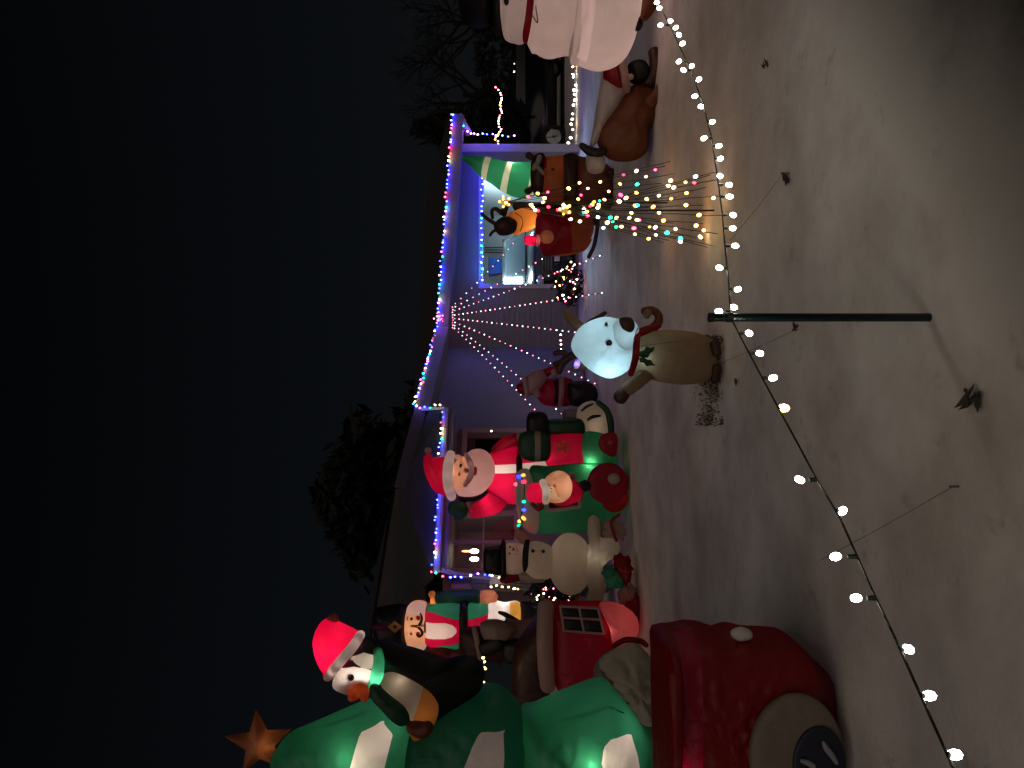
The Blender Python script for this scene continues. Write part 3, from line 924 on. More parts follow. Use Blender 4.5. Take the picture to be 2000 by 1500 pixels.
shrub('lit_shrub', (s1.x, 11.9, .62), .20, .36, 600, 34, 'shrub of sparkling warm white lights beside the nutcracker', ['white', 'warm', 'white', 'pink'], .013, 20)
hg = thing('hedge', (8.8, 27.5, 0), 'dark hedge row behind the parked black car', 'hedge')
mb = MB(); pts = [Vector((random.uniform(-2.2, 5.5), random.uniform(-.3, .3), random.uniform(.1, 2.9))) for _ in range(460)]
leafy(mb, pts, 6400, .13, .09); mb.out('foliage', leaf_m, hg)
MB().box((-2.1, -.2, 0), (5.4, .2, 1.2)).out('stems', bark_m, hg)

# ------------------------------------------------------------------ street-side light line on its pole
def depth_at(yp):
    tt = (750-yp)/F
    return -1.970/(tt-.7516) if yp > 622 else -3.749/(tt-1.352)
pole_p = at(1810, 620, 2.963)
pole = thing('garden_pole', (pole_p.x, pole_p.y, 0), 'thin dark green metal pole holding up the white light line', 'pole')
pm = solid('green_pole_paint', (.006, .020, .020), .25, .2, amt=.5, scale=14)
MB().tube([(0, 0, -.25), (0, 0, .2), (0, 0, .832)], .0165, 14).out('shaft', pm, pole)
MB().tube([(0, 0, .822), (0, 0, .842)], .0185, 14).out('cap', rubber, pole)
MB().tube([(0, 0, .748), (0, 0, .772)], .0195, 14).out('hook_clip', rubber, pole)
def keyed(tab, y):
    for (ya, va), (yb, vb) in zip(tab, tab[1:]):
        if yb <= y <= ya: return va+(vb-va)*(y-ya)/(yb-ya)
    return tab[0][1] if y > tab[0][0] else tab[-1][1]
WV = [(1560, 1892), (1500, 1862), (1400, 1817), (1250, 1750), (1150, 1702), (1010, 1640), (940, 1597), (870, 1560), (800, 1522), (740, 1490), (680, 1458), (620, 1427), (560, 1424), (500, 1418), (420, 1411), (350, 1402), (270, 1390), (200, 1372), (150, 1354), (100, 1332), (50, 1308), (0, 1283), (-60, 1258)]
ln = thing('light_string', at(1427, 620, 2.95), 'line of large white bulbs strung across the snow on the green pole', 'string lights')
P0 = ln.location.copy()
wp = [at(v, yv, depth_at(yv)) for yv, v in WV]
MB().tube([p-P0 for p in wp], .0036, 6).out('wire', wire_m, ln)
sock = solid('bulb_socket', (.02, .03, .02), .5)
SP = [(1865, 1474), (1815, 1359), (1774, 1268), (1672, 1168), (1632, 1087), (1645, 998), (1562, 937), (1531, 797), (1510, 738), (1484, 690), (1463, 651), (1404, 608), (1433, 600), (1441, 565), (1405, 523),
      (1436, 480), (1431, 446), (1432, 420), (1425, 384), (1424, 361), (1406, 344), (1407, 310), (1404, 285), (1375, 270), (1391, 238), (1369, 208), (1357, 188), (1365, 155), (1351, 129), (1335, 137), (1326, 120),
      (1333, 85), (1326, 68), (1320, 54), (1309, 41), (1290, 49), (1288, 16), (1283, 5)]
for i, (xv, yv) in enumerate(SP):
    Yd = depth_at(yv)
    p = at(xv, yv, Yd)
    q = at(keyed(WV, yv), yv, Yd)
    MB().tube([q-P0, (q*.55+p*.45)-P0], [.007, .006], 6).out('socket', sock, ln)
    nm = MB()
    r = .0112*(1.0 if i != 7 else 1.1)
    bulb(ln, p, 'gold' if i == 7 else 'white', r, 32, 1.35)

# stakes, cords and litter on the snow
dk = solid('dead_leaf', (.06, .048, .035), .8, amt=.4)
def litter(px_, py_, n, size, label, name='leaf_clump'):
    Y = 2400/(px_-1000); p = at(px_, py_, Y)
    o = thing(name, (p.x, p.y, GZ(p.x, p.y)), label, 'leaves', 'dead leaves on the snow')
    for k in range(n):
        mb = MB(); a = random.uniform(0, 6.28); L = size*random.uniform(.6, 1.2)
        c = Vector((random.uniform(-size, size)*.5, random.uniform(-size, size)*.5, .008+.006*k))
        d = Vector((math.cos(a), math.sin(a), random.uniform(-.1, .4)))*L; e = Vector((-math.sin(a), math.cos(a), .2))*L*.35
        mb.add([c-d, c-d*.3+e, c+d*.4+e*.9, c+d+Vector((0, 0, .012)), c+d*.4-e, c-d*.3-e, c+Vector((0, 0, .01))], [(0,5,6),(5,4,6),(4,3,6),(3,2,6),(2,1,6),(1,0,6)])
        mb.out('leaf', dk, o)
litter(1903, 775, 9, .042, 'clump of dead leaves on the near snow')
litter(1536, 348, 6, .036, 'small dark leaf knot at the end of a tie cord')
litter(1489, 126, 4, .035, 'curled dead leaf alone on the snow near the big snowman')
litter(1554, 640, 4, .03, 'dead leaf lying beside the green pole')
litter(1440, 743, 3, .03, 'tiny dark leaf before the standing reindeer')
cord_m = solid('tie_cord', (.14, .13, .12), .8)
def cord(a, b, Ya, Yb, label):
    p = at(*a, Ya); q = at(*b, Yb)
    o = thing('guy_cord', p, label, 'cord', 'tie cords pegged in the snow')
    MB().tube([Vector((0, 0, 0)), (q-p)*.5-Vector((0, 0, .01)), q-p], .0014, 5).out('rope', cord_m, o)
    MB().tube([q-p+Vector((0, 0, .015)), q-p-Vector((0, 0, .06))], .004, 6).out('peg', cord_m, o)
cord((1425, 470), (1530, 338), 5.0, 4.48, 'thin tie cord pegged beside the small leaf knot')
cord((1395, 715), (1552, 645), 5.9, 4.35, 'thin tie cord from the reindeer to the snow by the pole')
cord((1600, 1095), (1862, 950), 3.7, 2.78, 'thin tie cord running under the light line on the left')
gp = MB()
for _ in range(5200):
    c = random.random()
    xx = random.uniform(1338, 1412); yy = random.choice([random.uniform(655, 750), random.uniform(745, 830)])
    Y = 2400/(xx-1000); p = at(xx, yy, Y); 
    q_ = noise.noise(Vector((p.x*4.2, p.y*4.2, 3)))*.5 + noise.noise(Vector((p.x*15, p.y*15, 8)))*.5 + random.uniform(-.25, .25)
    edge = abs((xx-1375-(8 if yy > 745 else 18))/26.)
    if q_ < -.25 + .55*edge: continue
    p.z = GZ(p.x, p.y)-.005
    h = random.uniform(.012, .035); a = random.uniform(0, 6.28); d = Vector((math.cos(a), math.sin(a), 0))*.007
    gp.add([p-d, p+d, p+Vector((random.uniform(-.03, .03), random.uniform(-.03, .03), h))], [(0, 1, 2)])
tag(gp.out('grass', solid('dead_grass', (.10, .07, .052), .9, amt=.5)), 'dark flattened grass showing through the snow by the reindeer', 'grass', kind='stuff')

# ------------------------------------------------------------------ inflatables
white = fabric('white', (.78, .74, .72)); cream = fabric('cream', (.66, .60, .50)); red = fabric('red', (.58, .004, .055)); dred = fabric('deep_red', (.42, .008, .015))
green = fabric('green', (.026, .23, .118)); dgreen = fabric('dark_green', (.02, .10, .05), .3); black = fabric('black', (.012, .011, .012), .1); skin = fabric('skin', (.80, .42, .27))
brown = fabric('brown', (.24, .075, .03), .45); dbrown = fabric('dark_brown', (.075, .032, .022), .25); tan = fabric('tan', (.43, .29, .175), .6); orange = fabric('orange', (.78, .30, .07))
pinkl = fabric('pale_pink', (.74, .60, .56)); pinkw = fabric('pink_white', (.66, .48, .44)); gold = fabric('gold', (.80, .42, .08)); grey = fabric('grey', (.42, .40, .36)); navy = fabric('navy', (.025, .03, .06), .2)
pink = fabric('rose_pink', (.72, .16, .17)); coal = solid('coal', (.006, .006, .007), .3, bump=0); ink = solid('ink', (.02, .012, .01), .5, bump=0)
cool = (.42, .82, 1.0); warm = (1, .76, .60); hot = (1, .84, .70)

# standing reindeer in front
f = Fig('inflatable_reindeer', 'cream reindeer with glowing white face, red scarf and holly, standing alone on the snow', 'inflatable', 690, 5.95)
tor, th = f.pillow('torso', tan, [(1240, 654), (1262, 650), (1290, 645), (1325, 645), (1360, 650), (1386, 662), (1398, 690), (1398, 725), (1386, 742), (1345, 751), (1300, 748), (1268, 740), (1240, 728), (1228, 692)], 46, wob=.1, seg=60, rings=12)
hd, hh = f.pillow('head', white, [(1180, 619), (1150, 628), (1128, 645), (1116, 670), (1118, 685), (1129, 700), (1146, 717), (1166, 731), (1188, 739), (1210, 734), (1230, 720), (1240, 700), (1243, 672), (1240, 645), (1226, 628), (1203, 622)], 48, d=-.10, wob=.1, seg=72, rings=14)
f.lamp(1190, 712, 1.7, cool, d=-.14, r=.06); f.lamp(1170, 655, .85, cool, d=-.12, r=.06); f.lamp(1262, 700, .32, (.62, .92, .95), d=-.09, r=.05)
sn, sh_ = f.pillow('snout', white, oval(1221, 653, 28, 33), 26, d=-.10-hh(1216, 660)+.03, rings=10)
f.lamp(1222, 655, .55, cool, d=-.10-hh(1216, 660)+.0, r=.05)
f.bit('nose', dbrown, [(1210, 622), (1232, 620), (1240, 634), (1236, 647), (1227, 650), (1214, 640)], lambda x, y: 0, d=-.10-hh(1216, 660)-.06, thick=8)
f.limb('mouth', ink, [(1240, 655, .9), (1244, 645, .9), (1246, 640, .9)], d=-.10-hh(1216, 660)-.05)
for ex, ey, rx, ry in ((1184, 636, 3.6, 7.4), (1189, 670, 7, 7)):
    e = f.bit('eye', coal, oval(ex, ey, rx, ry), hh, d=-.10, thick=3)
    f.pillow('eye_glint', tan, oval(ex+1.5, ey-1, 1.8, 1.8), 1, -.10-hh(ex, ey)-.014, rings=2, seg=10, parent=e)
f.limb('ear', tan, [(1136, 640, 9, .02), (1120, 628, 11, .03), (1103, 610, 5, .04)])
f.limb('ear', tan, [(1142, 716, 8, .02), (1130, 716, 9, .03), (1118, 722, 5, .04)])
f.pillow('inner_ear', fabric('lilac', (.55, .42, .85)), oval(1127, 711, 6, 10, 15), 4, d=-.06, rings=4)
f.lamp(1127, 711, .05, (.7, .6, 1), d=-.06, r=.008)
an = f.limb('antler', dbrown, [(1132, 692, 7, .03), (1112, 697, 8, .05), (1098, 710, 8, .06), (1092, 726, 6, .06)])
f.limb('antler_branch', dbrown, [(1110, 697, 6, .05), (1098, 688, 6, .06), (1084, 690, 5, .07)], parent=an)
f.limb('antler_branch', dbrown, [(1100, 706, 6, .05), (1084, 711, 5.5, .06)], parent=an)
an = f.limb('antler', dbrown, [(1150, 631, 5, .04), (1165, 622, 5, .06), (1182, 611, 4, .08)])
f.limb('scarf', dred, [(1246, 646, 6, -.20), (1243, 672, 7, -.36), (1241, 700, 7, -.36), (1232, 730, 6, -.16)])
f.limb('scarf', dred, [(1250, 650, 8, -.12), (1266, 643, 8, -.12), (1288, 636, 5, -.1)])
for o_ in ([(1244, 696), (1250, 686), (1258, 684), (1262, 676), (1270, 680), (1279, 677), (1276, 686), (1270, 690), (1266, 699), (1256, 698)],
           [(1247, 699), (1258, 697), (1264, 702), (1272, 703), (1275, 709), (1281, 714), (1270, 714), (1263, 716), (1257, 708), (1250, 708)]):
    f.bit('holly_leaf', dgreen, o_, th, thick=3, lift=.02, smooth=False)
f.limb('arm', tan, [(1262, 730, 15, -.05), (1245, 745, 15, -.09), (1222, 763, 13, -.12)])
f.limb('hoof', dbrown, [(1216, 771, 14, -.13), (1211, 777, 14, -.13)])
f.limb('arm', brown, [(1268, 646, 10, .02), (1284, 632, 9, .02), (1286, 616, 8, .02), (1274, 606, 8, .02), (1258, 608, 8, .02)])
f.limb('hoof', tan, [(1262, 616, 8, -.03), (1266, 610, 8, -.03)])
f.limb('seam', solid('seam_thread', (.16, .14, .12), .9), [(1252, 676, .7, -.165), (1290, 671, .7, -.19), (1325, 667, .7, -.19)])
f.limb('hoof', dbrown, [(1396, 672, 10, -.1), (1400, 690, 9, -.12)]); f.limb('hoof', dbrown, [(1396, 740, 10, -.05), (1400, 718, 9, -.1)])

# big snowman at the right end of the lawn
f = Fig('inflatable_snowman', 'very large pale pink lit snowman with thin red scarf at the right end', 'inflatable', -45, 7.9)
f.pillow('head', white, [(974, -45), (976, 0), (979, 45), (986, 72), (1004, 79), (1022, 80), (1034, 60), (1040, 0), (1040, -45), (1038, -130), (1022, -160), (1000, -165), (980, -140)], 90, wob=.08, seg=60)
f.limb('scarf', red, [(1026, 80, 5, -.05), (1028, 62, 7, -.34), (1033, 30, 7, -.46), (1038, -20, 7, -.52), (1038, -80, 7, -.50), (1030, -165, 6, -.05)])
f.limb('scarf_end', red, [(1040, -20, 9, -.54), (1070, -28, 9, -.60), (1096, -30, 10, -.66)])
f.pillow('upper_body', white, [(1030, 78), (1046, 92), (1062, 102), (1080, 104), (1097, 100), (1112, 97), (1122, 102), (1150, 40), (1155, -45), (1150, -130), (1122, -190), (1080, -195), (1046, -180), (1030, -160), (1024, -45)], 118, wob=.1, seg=72, n=2.3)
f.pillow('lower_body', white, [(1112, 100), (1126, 112), (1145, 121), (1168, 126), (1192, 124), (1212, 116), (1228, 101), (1238, 82), (1246, 50), (1252, 0), (1253, -60), (1246, -150), (1225, -205), (1180, -218), (1130, -205), (1108, -150), (1104, -45)], 140, wob=.1, seg=80, n=2.3,
         regions=[('waist_band', fabric('bright_white', (.86, .80, .80), .7), [(1130,128),(1127,60),(1125,-45),(1127,-150),(1130,-225),(1146,-225),(1155,-150),(1158,-45),(1153,40),(1146,128)])])
f.limb('foot', black, [(1240, 36, 9, -.2), (1246, 46, 10, -.25), (1244, 54, 8, -.25)]); f.limb('foot', brown, [(1256, 28, 14, -.1), (1268, 8, 16, -.2), (1272, -20, 14, -.2)])
f.limb('seam', solid('seam_pink', (.45, .25, .22), .9), [(1040, 30, 1.2, -.56), (1050, 44, 1.4, -.52), (1046, 12, 1.2, -.58)])
f.bit('eye', coal, oval(989, 3, 5, 8), lambda x, y: .47, thick=4); f.bit('eye', coal, oval(989, -70, 5, 8), lambda x, y: .47, thick=4)
f.limb('nose', orange, [(1004, -32, 10, -.46), (1008, -20, 6, -.66), (1011, -10, 2, -.82)])
f.pillow('hat_brim', black, rect(964, -150, 976, 60), 105, rings=6); f.pillow('hat_crown', black, rect(900, -115, 966, 25), 74, n=3)
for x, y, e in ((1010, -20, 3.2), (1075, -10, 4.5), (1085, -90, 5), (1185, 20, 6), (1185, -90, 6)): f.lamp(x, y, e*.95, (1, .68, .60))

# dog with a hat
f = Fig('inflatable_dog', 'brown and white dog wearing a red hat with white trim, beside the big snowman', 'inflatable', 210, 8.7)
f.pillow('body', brown, [(1164, 268), (1176, 244), (1198, 218), (1222, 180), (1242, 166), (1270, 172), (1288, 192), (1284, 232), (1268, 258), (1263, 296), (1240, 312), (1205, 314), (1180, 302)], 48, wob=.15, seg=56)
f.pillow('back', white, [(1152, 288), (1158, 250), (1166, 200), (1174, 160), (1184, 122), (1214, 130), (1228, 170), (1212, 206), (1188, 242), (1168, 276)], 34, d=-.02, wob=.15, seg=50)
f.pillow('rump', white, [(1144, 312), (1150, 298), (1166, 300), (1182, 312), (1176, 336), (1150, 336)], 22, wob=.1)
f.limb('tail', black, [(1136, 284, 6), (1150, 294, 9), (1166, 299, 10), (1180, 296, 7)], d=-.1)
f.pillow('head', black, [(1226, 128), (1240, 120), (1258, 122), (1268, 138), (1264, 156), (1248, 164), (1232, 158), (1224, 144)], 30, d=-.12, wob=.1)
f.pillow('hat', dred, [(1178, 146), (1182, 126), (1200, 114), (1214, 120), (1218, 150), (1214, 176), (1198, 172), (1184, 162)], 26, d=-.14)
f.limb('hat_trim', pinkw, [(1212, 112, 8, -.18), (1218, 134, 8, -.30), (1222, 158, 8, -.30), (1224, 176, 7, -.18)])
f.pillow('pompom', pinkw, oval(1232, 150, 6, 6), 6, d=-.36)
f.limb('paw', dbrown, [(1268, 160, 14, -.1), (1282, 130, 14, -.16), (1278, 102, 12, -.16)]); f.limb('paw', brown, [(1270, 200, 14, -.22), (1290, 176, 12, -.26), (1302, 146, 9, -.26)])

# brown bear with the small green tree behind it
f = Fig('inflatable_tree', 'leaning green lit tree with cream bands before the garage corner', 'inflatable', 345, 13.9)
st = lambda a, b, c, dd: [a, b, c, dd]
f.pillow('tree_skin', green, [(902, 307), (930, 306), (956, 308), (985, 316), (1012, 318), (1050, 320), (1056, 350), (1044, 382), (1012, 386), (980, 373), (958, 357), (940, 346), (920, 326)], 30, wob=.1, seg=80, rings=20, center=(990, 345),
         regions=[('cream_band', cream, st((950, 302), (963, 302), (950, 352), (938, 352))), ('cream_band', cream, st((994, 310), (1004, 310), (988, 382), (974, 382))), ('cream_band', cream, st((1040, 330), (1052, 330), (1040, 392), (1026, 392)))])
f.lamp(1002, 328, 6.0, (1, .95, .7), d=-.05); f.lamp(1026, 352, 2.0, (1, .95, .7)); f.lamp(965, 338, 1.6, (1, .95, .7))
f = Fig('inflatable_bear', 'brown bear in a glowing orange vest with dark belt, before the small green tree', 'inflatable', 352, 12.6)
f.pillow('legs', brown, [(1118, 310), (1140, 308), (1165, 314), (1190, 326), (1198, 350), (1196, 400), (1180, 412), (1150, 410), (1122, 404), (1112, 360)], 42, wob=.1)
f.pillow('vest', fabric('rust', (.55, .16, .05)), [(1062, 312), (1080, 308), (1102, 308), (1108, 345), (1106, 392), (1082, 396), (1062, 388), (1056, 350)], 38, n=2.6, wob=.08)
f.pillow('belt', dbrown, [(1098, 308), (1126, 306), (1128, 350), (1126, 406), (1100, 400), (1096, 350)], 44, n=2.6)
f.pillow('head', dbrown, [(1036, 336), (1040, 310), (1052, 300), (1064, 304), (1068, 340), (1066, 374), (1050, 384), (1038, 366)], 34)
f.limb('muzzle_stripe', cream, [(1042, 330, 4), (1050, 318, 5), (1054, 306, 5)], d=-.30); f.limb('muzzle_stripe', cream, [(1044, 322, 4), (1056, 332, 4), (1062, 340, 3)], d=-.31)
f.limb('ear', dbrown, [(1040, 308, 6), (1032, 303, 7)]); f.limb('ear', dbrown, [(1040, 368, 6), (1030, 374, 7)])
f.bit('button', ink, oval(1080, 331, 4, 4), lambda x, y: .30, thick=2)
f.limb('collar', red, [(1064, 310, 4, -.12), (1066, 318, 4, -.2), (1065, 326, 3, -.25)])
f.limb('foot', dbrown, [(1184, 342, 8, -.2), (1194, 336, 8, -.34)]); f.limb('foot', dbrown, [(1184, 392, 8, -.2), (1194, 392, 8, -.34)])
f.lamp(1082, 334, .55, (1, .62, .35)); f.lamp(1150, 350, .3, (1, .6, .35))

# reindeer by the sleigh
f = Fig('inflatable_reindeer', 'dark reindeer with one long antler and a brightly glowing orange muzzle behind the light trees', 'inflatable', 430, 13.9)
f.pillow('muzzle', orange, [(990, 420), (1008, 411), (1026, 406), (1042, 411), (1052, 424), (1050, 437), (1040, 447), (1022, 454), (1004, 459), (996, 440)], 26, d=-.1, rings=10)
f.lamp(1033, 434, 2.2, (1, .72, .40), d=-.13, r=.02); f.lamp(1012, 442, .7, (1, .72, .40), d=-.1)
f.limb('seam', dbrown, [(1006, 416, .8, -.30), (1018, 424, .8, -.34), (1021, 436, .8, -.34), (1016, 452, .8, -.30)])
f.pillow('forehead', dbrown, [(964, 442), (970, 432), (982, 424), (996, 424), (1008, 431), (1012, 440), (1006, 452), (992, 459), (974, 458)], 26, d=-.22)
an = f.limb('antler', dbrown, [(974, 440, 4), (962, 434, 4), (950, 426, 3.5), (941, 417, 3)], d=-.12)
f.limb('antler_branch', dbrown, [(970, 448, 3), (962, 453, 3), (957, 460, 2.5)], d=-.12, parent=an)
an = f.limb('antler', dbrown, [(980, 416, 5), (968, 408, 4), (961, 412, 3.5), (962, 426, 3)], d=0)
f.limb('ear', dbrown, [(984, 418, 6), (988, 404, 6), (996, 398, 4)], d=.05)
f.pillow('nose', dbrown, oval(1068, 437, 18, 13), 14, d=-.16)
f.pillow('body', dbrown, [(1000, 400), (1050, 396), (1120, 400), (1168, 404), (1170, 436), (1120, 440), (1040, 440)], 30, d=.4)

# sleigh with driver
f = Fig('inflatable_sleigh', 'red and brown sleigh with dark runner and a driver in a glowing red hat', 'inflatable', 450, 13.6)
f.pillow('sleigh_body', dred, [(1058, 492), (1072, 500), (1100, 496), (1138, 488), (1152, 470), (1160, 446), (1152, 422), (1120, 410), (1084, 416), (1064, 440)], 44, wob=.1, rings=14, seg=60,
         regions=[('side_panel', fabric('rust', (.55, .16, .05)), [(1108,400),(1112,445),(1117,505),(1160,500),(1170,446),(1160,400)])])
f.limb('runner', dbrown, [(1150, 502, 4, -.30), (1160, 480, 4, -.32), (1166, 450, 4, -.32), (1168, 420, 4, -.30)])
f.limb('trim', orange, [(1062, 496, 2.5, -.02), (1096, 498, 2.5, -.02), (1138, 489, 2.5, -.02), (1154, 468, 2.5, -.04)])
f.pillow('driver_coat', red, [(1050, 420), (1072, 412), (1098, 424), (1108, 450), (1100, 478), (1074, 488), (1052, 480), (1046, 450)], 30, d=-.12)
f.pillow('beard', fabric('peach_beard', (.50, .22, .12)), oval(1068, 463, 14, 13), 14, d=-.36)
f.pillow('driver_hat', red, [(1023, 466), (1028, 460), (1044, 461), (1046, 470), (1044, 479), (1030, 478), (1024, 473)], 9, d=-.34)
f.limb('hat_trim', pink, [(1050, 461, 4), (1051, 470, 4.5), (1050, 479, 4)], d=-.42)
f.lamp(1035, 470, .9, hot, d=-.34, r=.015); f.lamp(1050, 470, .12, hot, d=-.42, r=.01); f.lamp(1068, 463, .25, warm, d=-.36); f.lamp(1078, 470, .35, warm, d=-.1); f.lamp(1125, 450, .3, (1, .6, .4))

# small dim man in red
f = Fig('inflatable_man', 'small unlit bearded man in red with white cuffs, between reindeer and train', 'inflatable', 755, 14.2)
f.pillow('coat', red, [(1050, 742), (1072, 738), (1100, 736), (1120, 744), (1122, 770), (1118, 790), (1092, 794), (1062, 790), (1048, 772)], 28, wob=.1)
f.pillow('beard', pinkw, [(1028, 738), (1040, 724), (1058, 722), (1068, 736), (1062, 750), (1046, 768), (1030, 770)], 18, d=-.22)
f.pillow('hat', dred, [(1008, 756), (1014, 748), (1026, 744), (1030, 758), (1026, 772), (1014, 768)], 16, d=-.14)
f.limb('hat_trim', pinkw, [(1024, 738, 5), (1028, 755, 6), (1030, 772, 5)], d=-.30)
f.limb('cuff', pinkw, [(1047, 764, 7), (1050, 772, 7)], d=-.34)
f.pillow('belt', black, rect(1080, 738, 1089, 790), 30, n=3, smooth=False)
f.limb('coat_trim', pinkw, [(1096, 738, 5, -.12), (1097, 765, 5, -.32), (1094, 790, 5, -.12)]); f.limb('arm', red, [(1060, 734, 8, -.1), (1074, 724, 8, -.2), (1090, 722, 7, -.3)]); f.limb('cuff', pinkw, [(1082, 726, 6, -.34), (1086, 730, 6, -.36)])
f.pillow('boots', black, [(1104, 750), (1124, 744), (1150, 746), (1166, 760), (1166, 782), (1150, 792), (1112, 790)], 30, d=-.05)
f.lamp(1080, 762, .25, warm)

# train
f = Fig('inflatable_train', 'green and red train with bearded driver in its cab window and bulbs on its roof', 'inflatable', 930, 10.9)
cab, cabh = f.pillow('cab', green, [(1034, 916), (1072, 911), (1139, 905), (1196, 906), (1222, 930), (1222, 970), (1212, 1002), (1194, 1018), (1150, 1035), (1100, 1038), (1050, 1037), (1038, 990)], 46, n=3.2, seg=84, rings=16, wob=.05, center=(1125, 970))
f.lamp(1150, 917, 2.2, (1, .80, .50), d=-.16, r=.015); f.lamp(1075, 1000, 1.1, warm, d=-.02); f.lamp(1185, 985, .6, warm)
D = -cabh(1100, 960)-.03
f.limb('window_frame', white, [(1118, 927, 3), (1094, 946, 3), (1066, 980, 3)], d=D+.01)
f.limb('window_frame', white, [(1066, 980, 3.8), (1069, 990, 3.8), (1071, 997, 3.8)], d=D)
f.limb('window_frame', white, [(1071, 997, 3.8), (1100, 994, 3.8), (1133, 989, 3.8)], d=D)
f.limb('window_frame', white, [(1133, 989, 3.8), (1127, 955, 3.8), (1120, 926, 3.8)], d=D)
f.limb('window_frame', white, [(1120, 926, 3.8), (1112, 927, 3.8), (1106, 928, 3.8)], d=D)
f.pillow('window_opening', black, [(1072, 950), (1108, 928), (1120, 928), (1132, 988), (1074, 994), (1066, 980)], 3, d=D+.02, rings=3, smooth=False)
f.pillow('driver_coat', red, [(1078, 960), (1096, 940), (1118, 936), (1138, 950), (1140, 966), (1124, 982), (1096, 989), (1080, 982)], 20, d=D-.08)
br_, bh = f.pillow('driver_beard', skin, [(1058, 960), (1064, 936), (1080, 922), (1098, 920), (1112, 930), (1118, 948), (1114, 968), (1100, 980), (1080, 982), (1064, 976)], 24, d=D-.20, rings=12, seg=60,
    regions=[('face', fabric('face_cream', (.85, .62, .36)), [(1068, 950), (1074, 944), (1084, 950), (1094, 972), (1072, 972)])])
f.pillow('driver_hat', red, [(1028, 964), (1034, 948), (1048, 943), (1062, 948), (1064, 964), (1060, 980), (1044, 982), (1032, 976)], 18, d=D-.22)
f.limb('hat_trim', white, [(1060, 942, 7, D-.24), (1067, 958, 8, D-.40), (1066, 980, 7, D-.24)])
for q in ((1062, 944, D-.27), (1067, 958, D-.38), (1066, 974, D-.28)): f.lamp(q[0], q[1], .11, hot, d=q[2], r=.035)
for e in ((1075, 949), (1077, 954)): f.bit('eye', coal, oval(e[0], e[1], 1.5, 1.2), bh, d=D-.20, thick=1)
f.limb('eyebrow', brown, [(1070, 946, .8), (1072, 949, .8)], d=D-.39); f.limb('eyebrow', brown, [(1074, 958, .8), (1076, 961, .8)], d=D-.39)
f.pillow('nose', pink, oval(1082, 949, 2.5, 2.5), 2.5, d=D-.40)
f.limb('moustache', fabric('peach', (.80, .44, .26)), [(1082, 938, 2.2), (1084, 950, 3), (1092, 970, 1.6)], d=D-.375)
for q in ((1083, 942), (1086, 956)): f.lamp(q[0], q[1], .03, warm, d=D-.375, r=.012)
f.limb('arm', dred, [(1040, 984, 4, D-.05), (1052, 994, 5, D-.08), (1060, 984, 5, D-.1)])
f.lamp(1047, 962, 1.0, hot, d=D-.22, r=.02); f.lamp(1096, 950, 1.3, hot, d=D-.2, r=.02); f.lamp(1112, 966, .5, hot, d=D-.08, r=.02)
rfo, rfh = f.pillow('roof', grey, [(1010, 924), (1030, 916), (1042, 934), (1046, 965), (1054, 1000), (1052, 1035), (1038, 1040), (1022, 1028), (1011, 1000), (1006, 962)], 60, n=2.5, wob=.06)
f.lamp(1030, 1000, .55, warm, d=-.1, r=.08); f.lamp(1028, 950, .35, warm, d=-.1, r=.08)
for x, y, c in ((1013, 931, 'blue'), (1022, 928, 'gold'), (1023, 941, 'red'), (1008, 946, 'pink'), (1023, 980, 'teal'), (1023, 996, 'blue'), (1015, 1018, 'gold'), (1023, 1012, 'amber'), (1013, 1026, 'teal'), (1034, 1029, 'red')):
    bulb(f.root, f.o+f.pt(x, y, -rfh(x, y)-.03), c, .027, 3.2, 1.35)
f.limb('bulb_cord', dgreen, [(1014, 926, 1, -.25), (1024, 945, 1, -.38), (1022, 985, 1, -.42), (1018, 1014, 1, -.36), (1032, 1034, 1, -.2)])
f.pillow('wheel', red, oval(1187, 944, 40, 40), 10, d=-.46, n=4, rings=8); f.pillow('hub', cream, oval(1199, 935, 12, 11), 7, d=-.56)
f.pillow('wheel_arch', dred, oval(1200, 975, 26, 26), 10, d=-.36); f.lamp(1205, 965, .22, warm, d=-.38)
f.pillow('coupling_rod', black, [(1132, 944), (1144, 938), (1154, 948), (1148, 958), (1138, 958)], 8, d=-.50, n=4)
bo, boh = f.pillow('boiler', red, [(1068, 852), (1082, 847), (1138, 847), (1143, 870), (1141, 908), (1110, 910), (1070, 910), (1066, 880)], 38, d=.35, n=3, wob=.06)
f.lamp(1112, 890, 1.5, warm, d=.3); f.lamp(1078, 895, .6, warm, d=.2)
for k in range(3):
    a = math.pi*k/3+.3
    f.limb('snowflake', gold, [(1101-13*math.cos(a), 873-13*math.sin(a), 1.1), (1101, 873, 1.4), (1101+13*math.cos(a), 873+13*math.sin(a), 1.1)], d=.35-boh(1101, 873)-.01)
for k in range(6):
    a = math.pi*k/3+.3; b = a+.42
    f.limb('snowflake', gold, [(1101+8*math.cos(a), 873+8*math.sin(a), 1), (1101+13*math.cos(b), 873+13*math.sin(b), .9)], d=.35-boh(1101, 873)-.01)
f.pillow('boiler_front', dgreen, [(1066, 822), (1096, 818), (1136, 820), (1140, 850), (1100, 852), (1066, 850)], 34, d=.5, n=3)
f.pillow('chassis', green, [(1139, 848), (1176, 846), (1200, 862), (1206, 890), (1202, 912), (1170, 910), (1140, 906)], 34, d=.2, n=3); f.lamp(1156, 899, 1.8, (1, .80, .50), d=.02, r=.02)
f.pillow('wheel', red, [(1170, 862), (1178, 848), (1202, 846), (1206, 870), (1200, 892), (1182, 886), (1172, 876)], 10, d=-.20, n=4); f.pillow('hub', pink, oval(1192, 864, 6, 5), 4, d=-.30)
ck, ckh = f.pillow('cowcatcher', cream, [(1124, 818), (1130, 796), (1148, 784), (1166, 786), (1184, 812), (1188, 846), (1160, 850), (1132, 848)], 26, d=.75, n=3, seg=56)
f.lamp(1160, 830, .5, warm, d=.7)
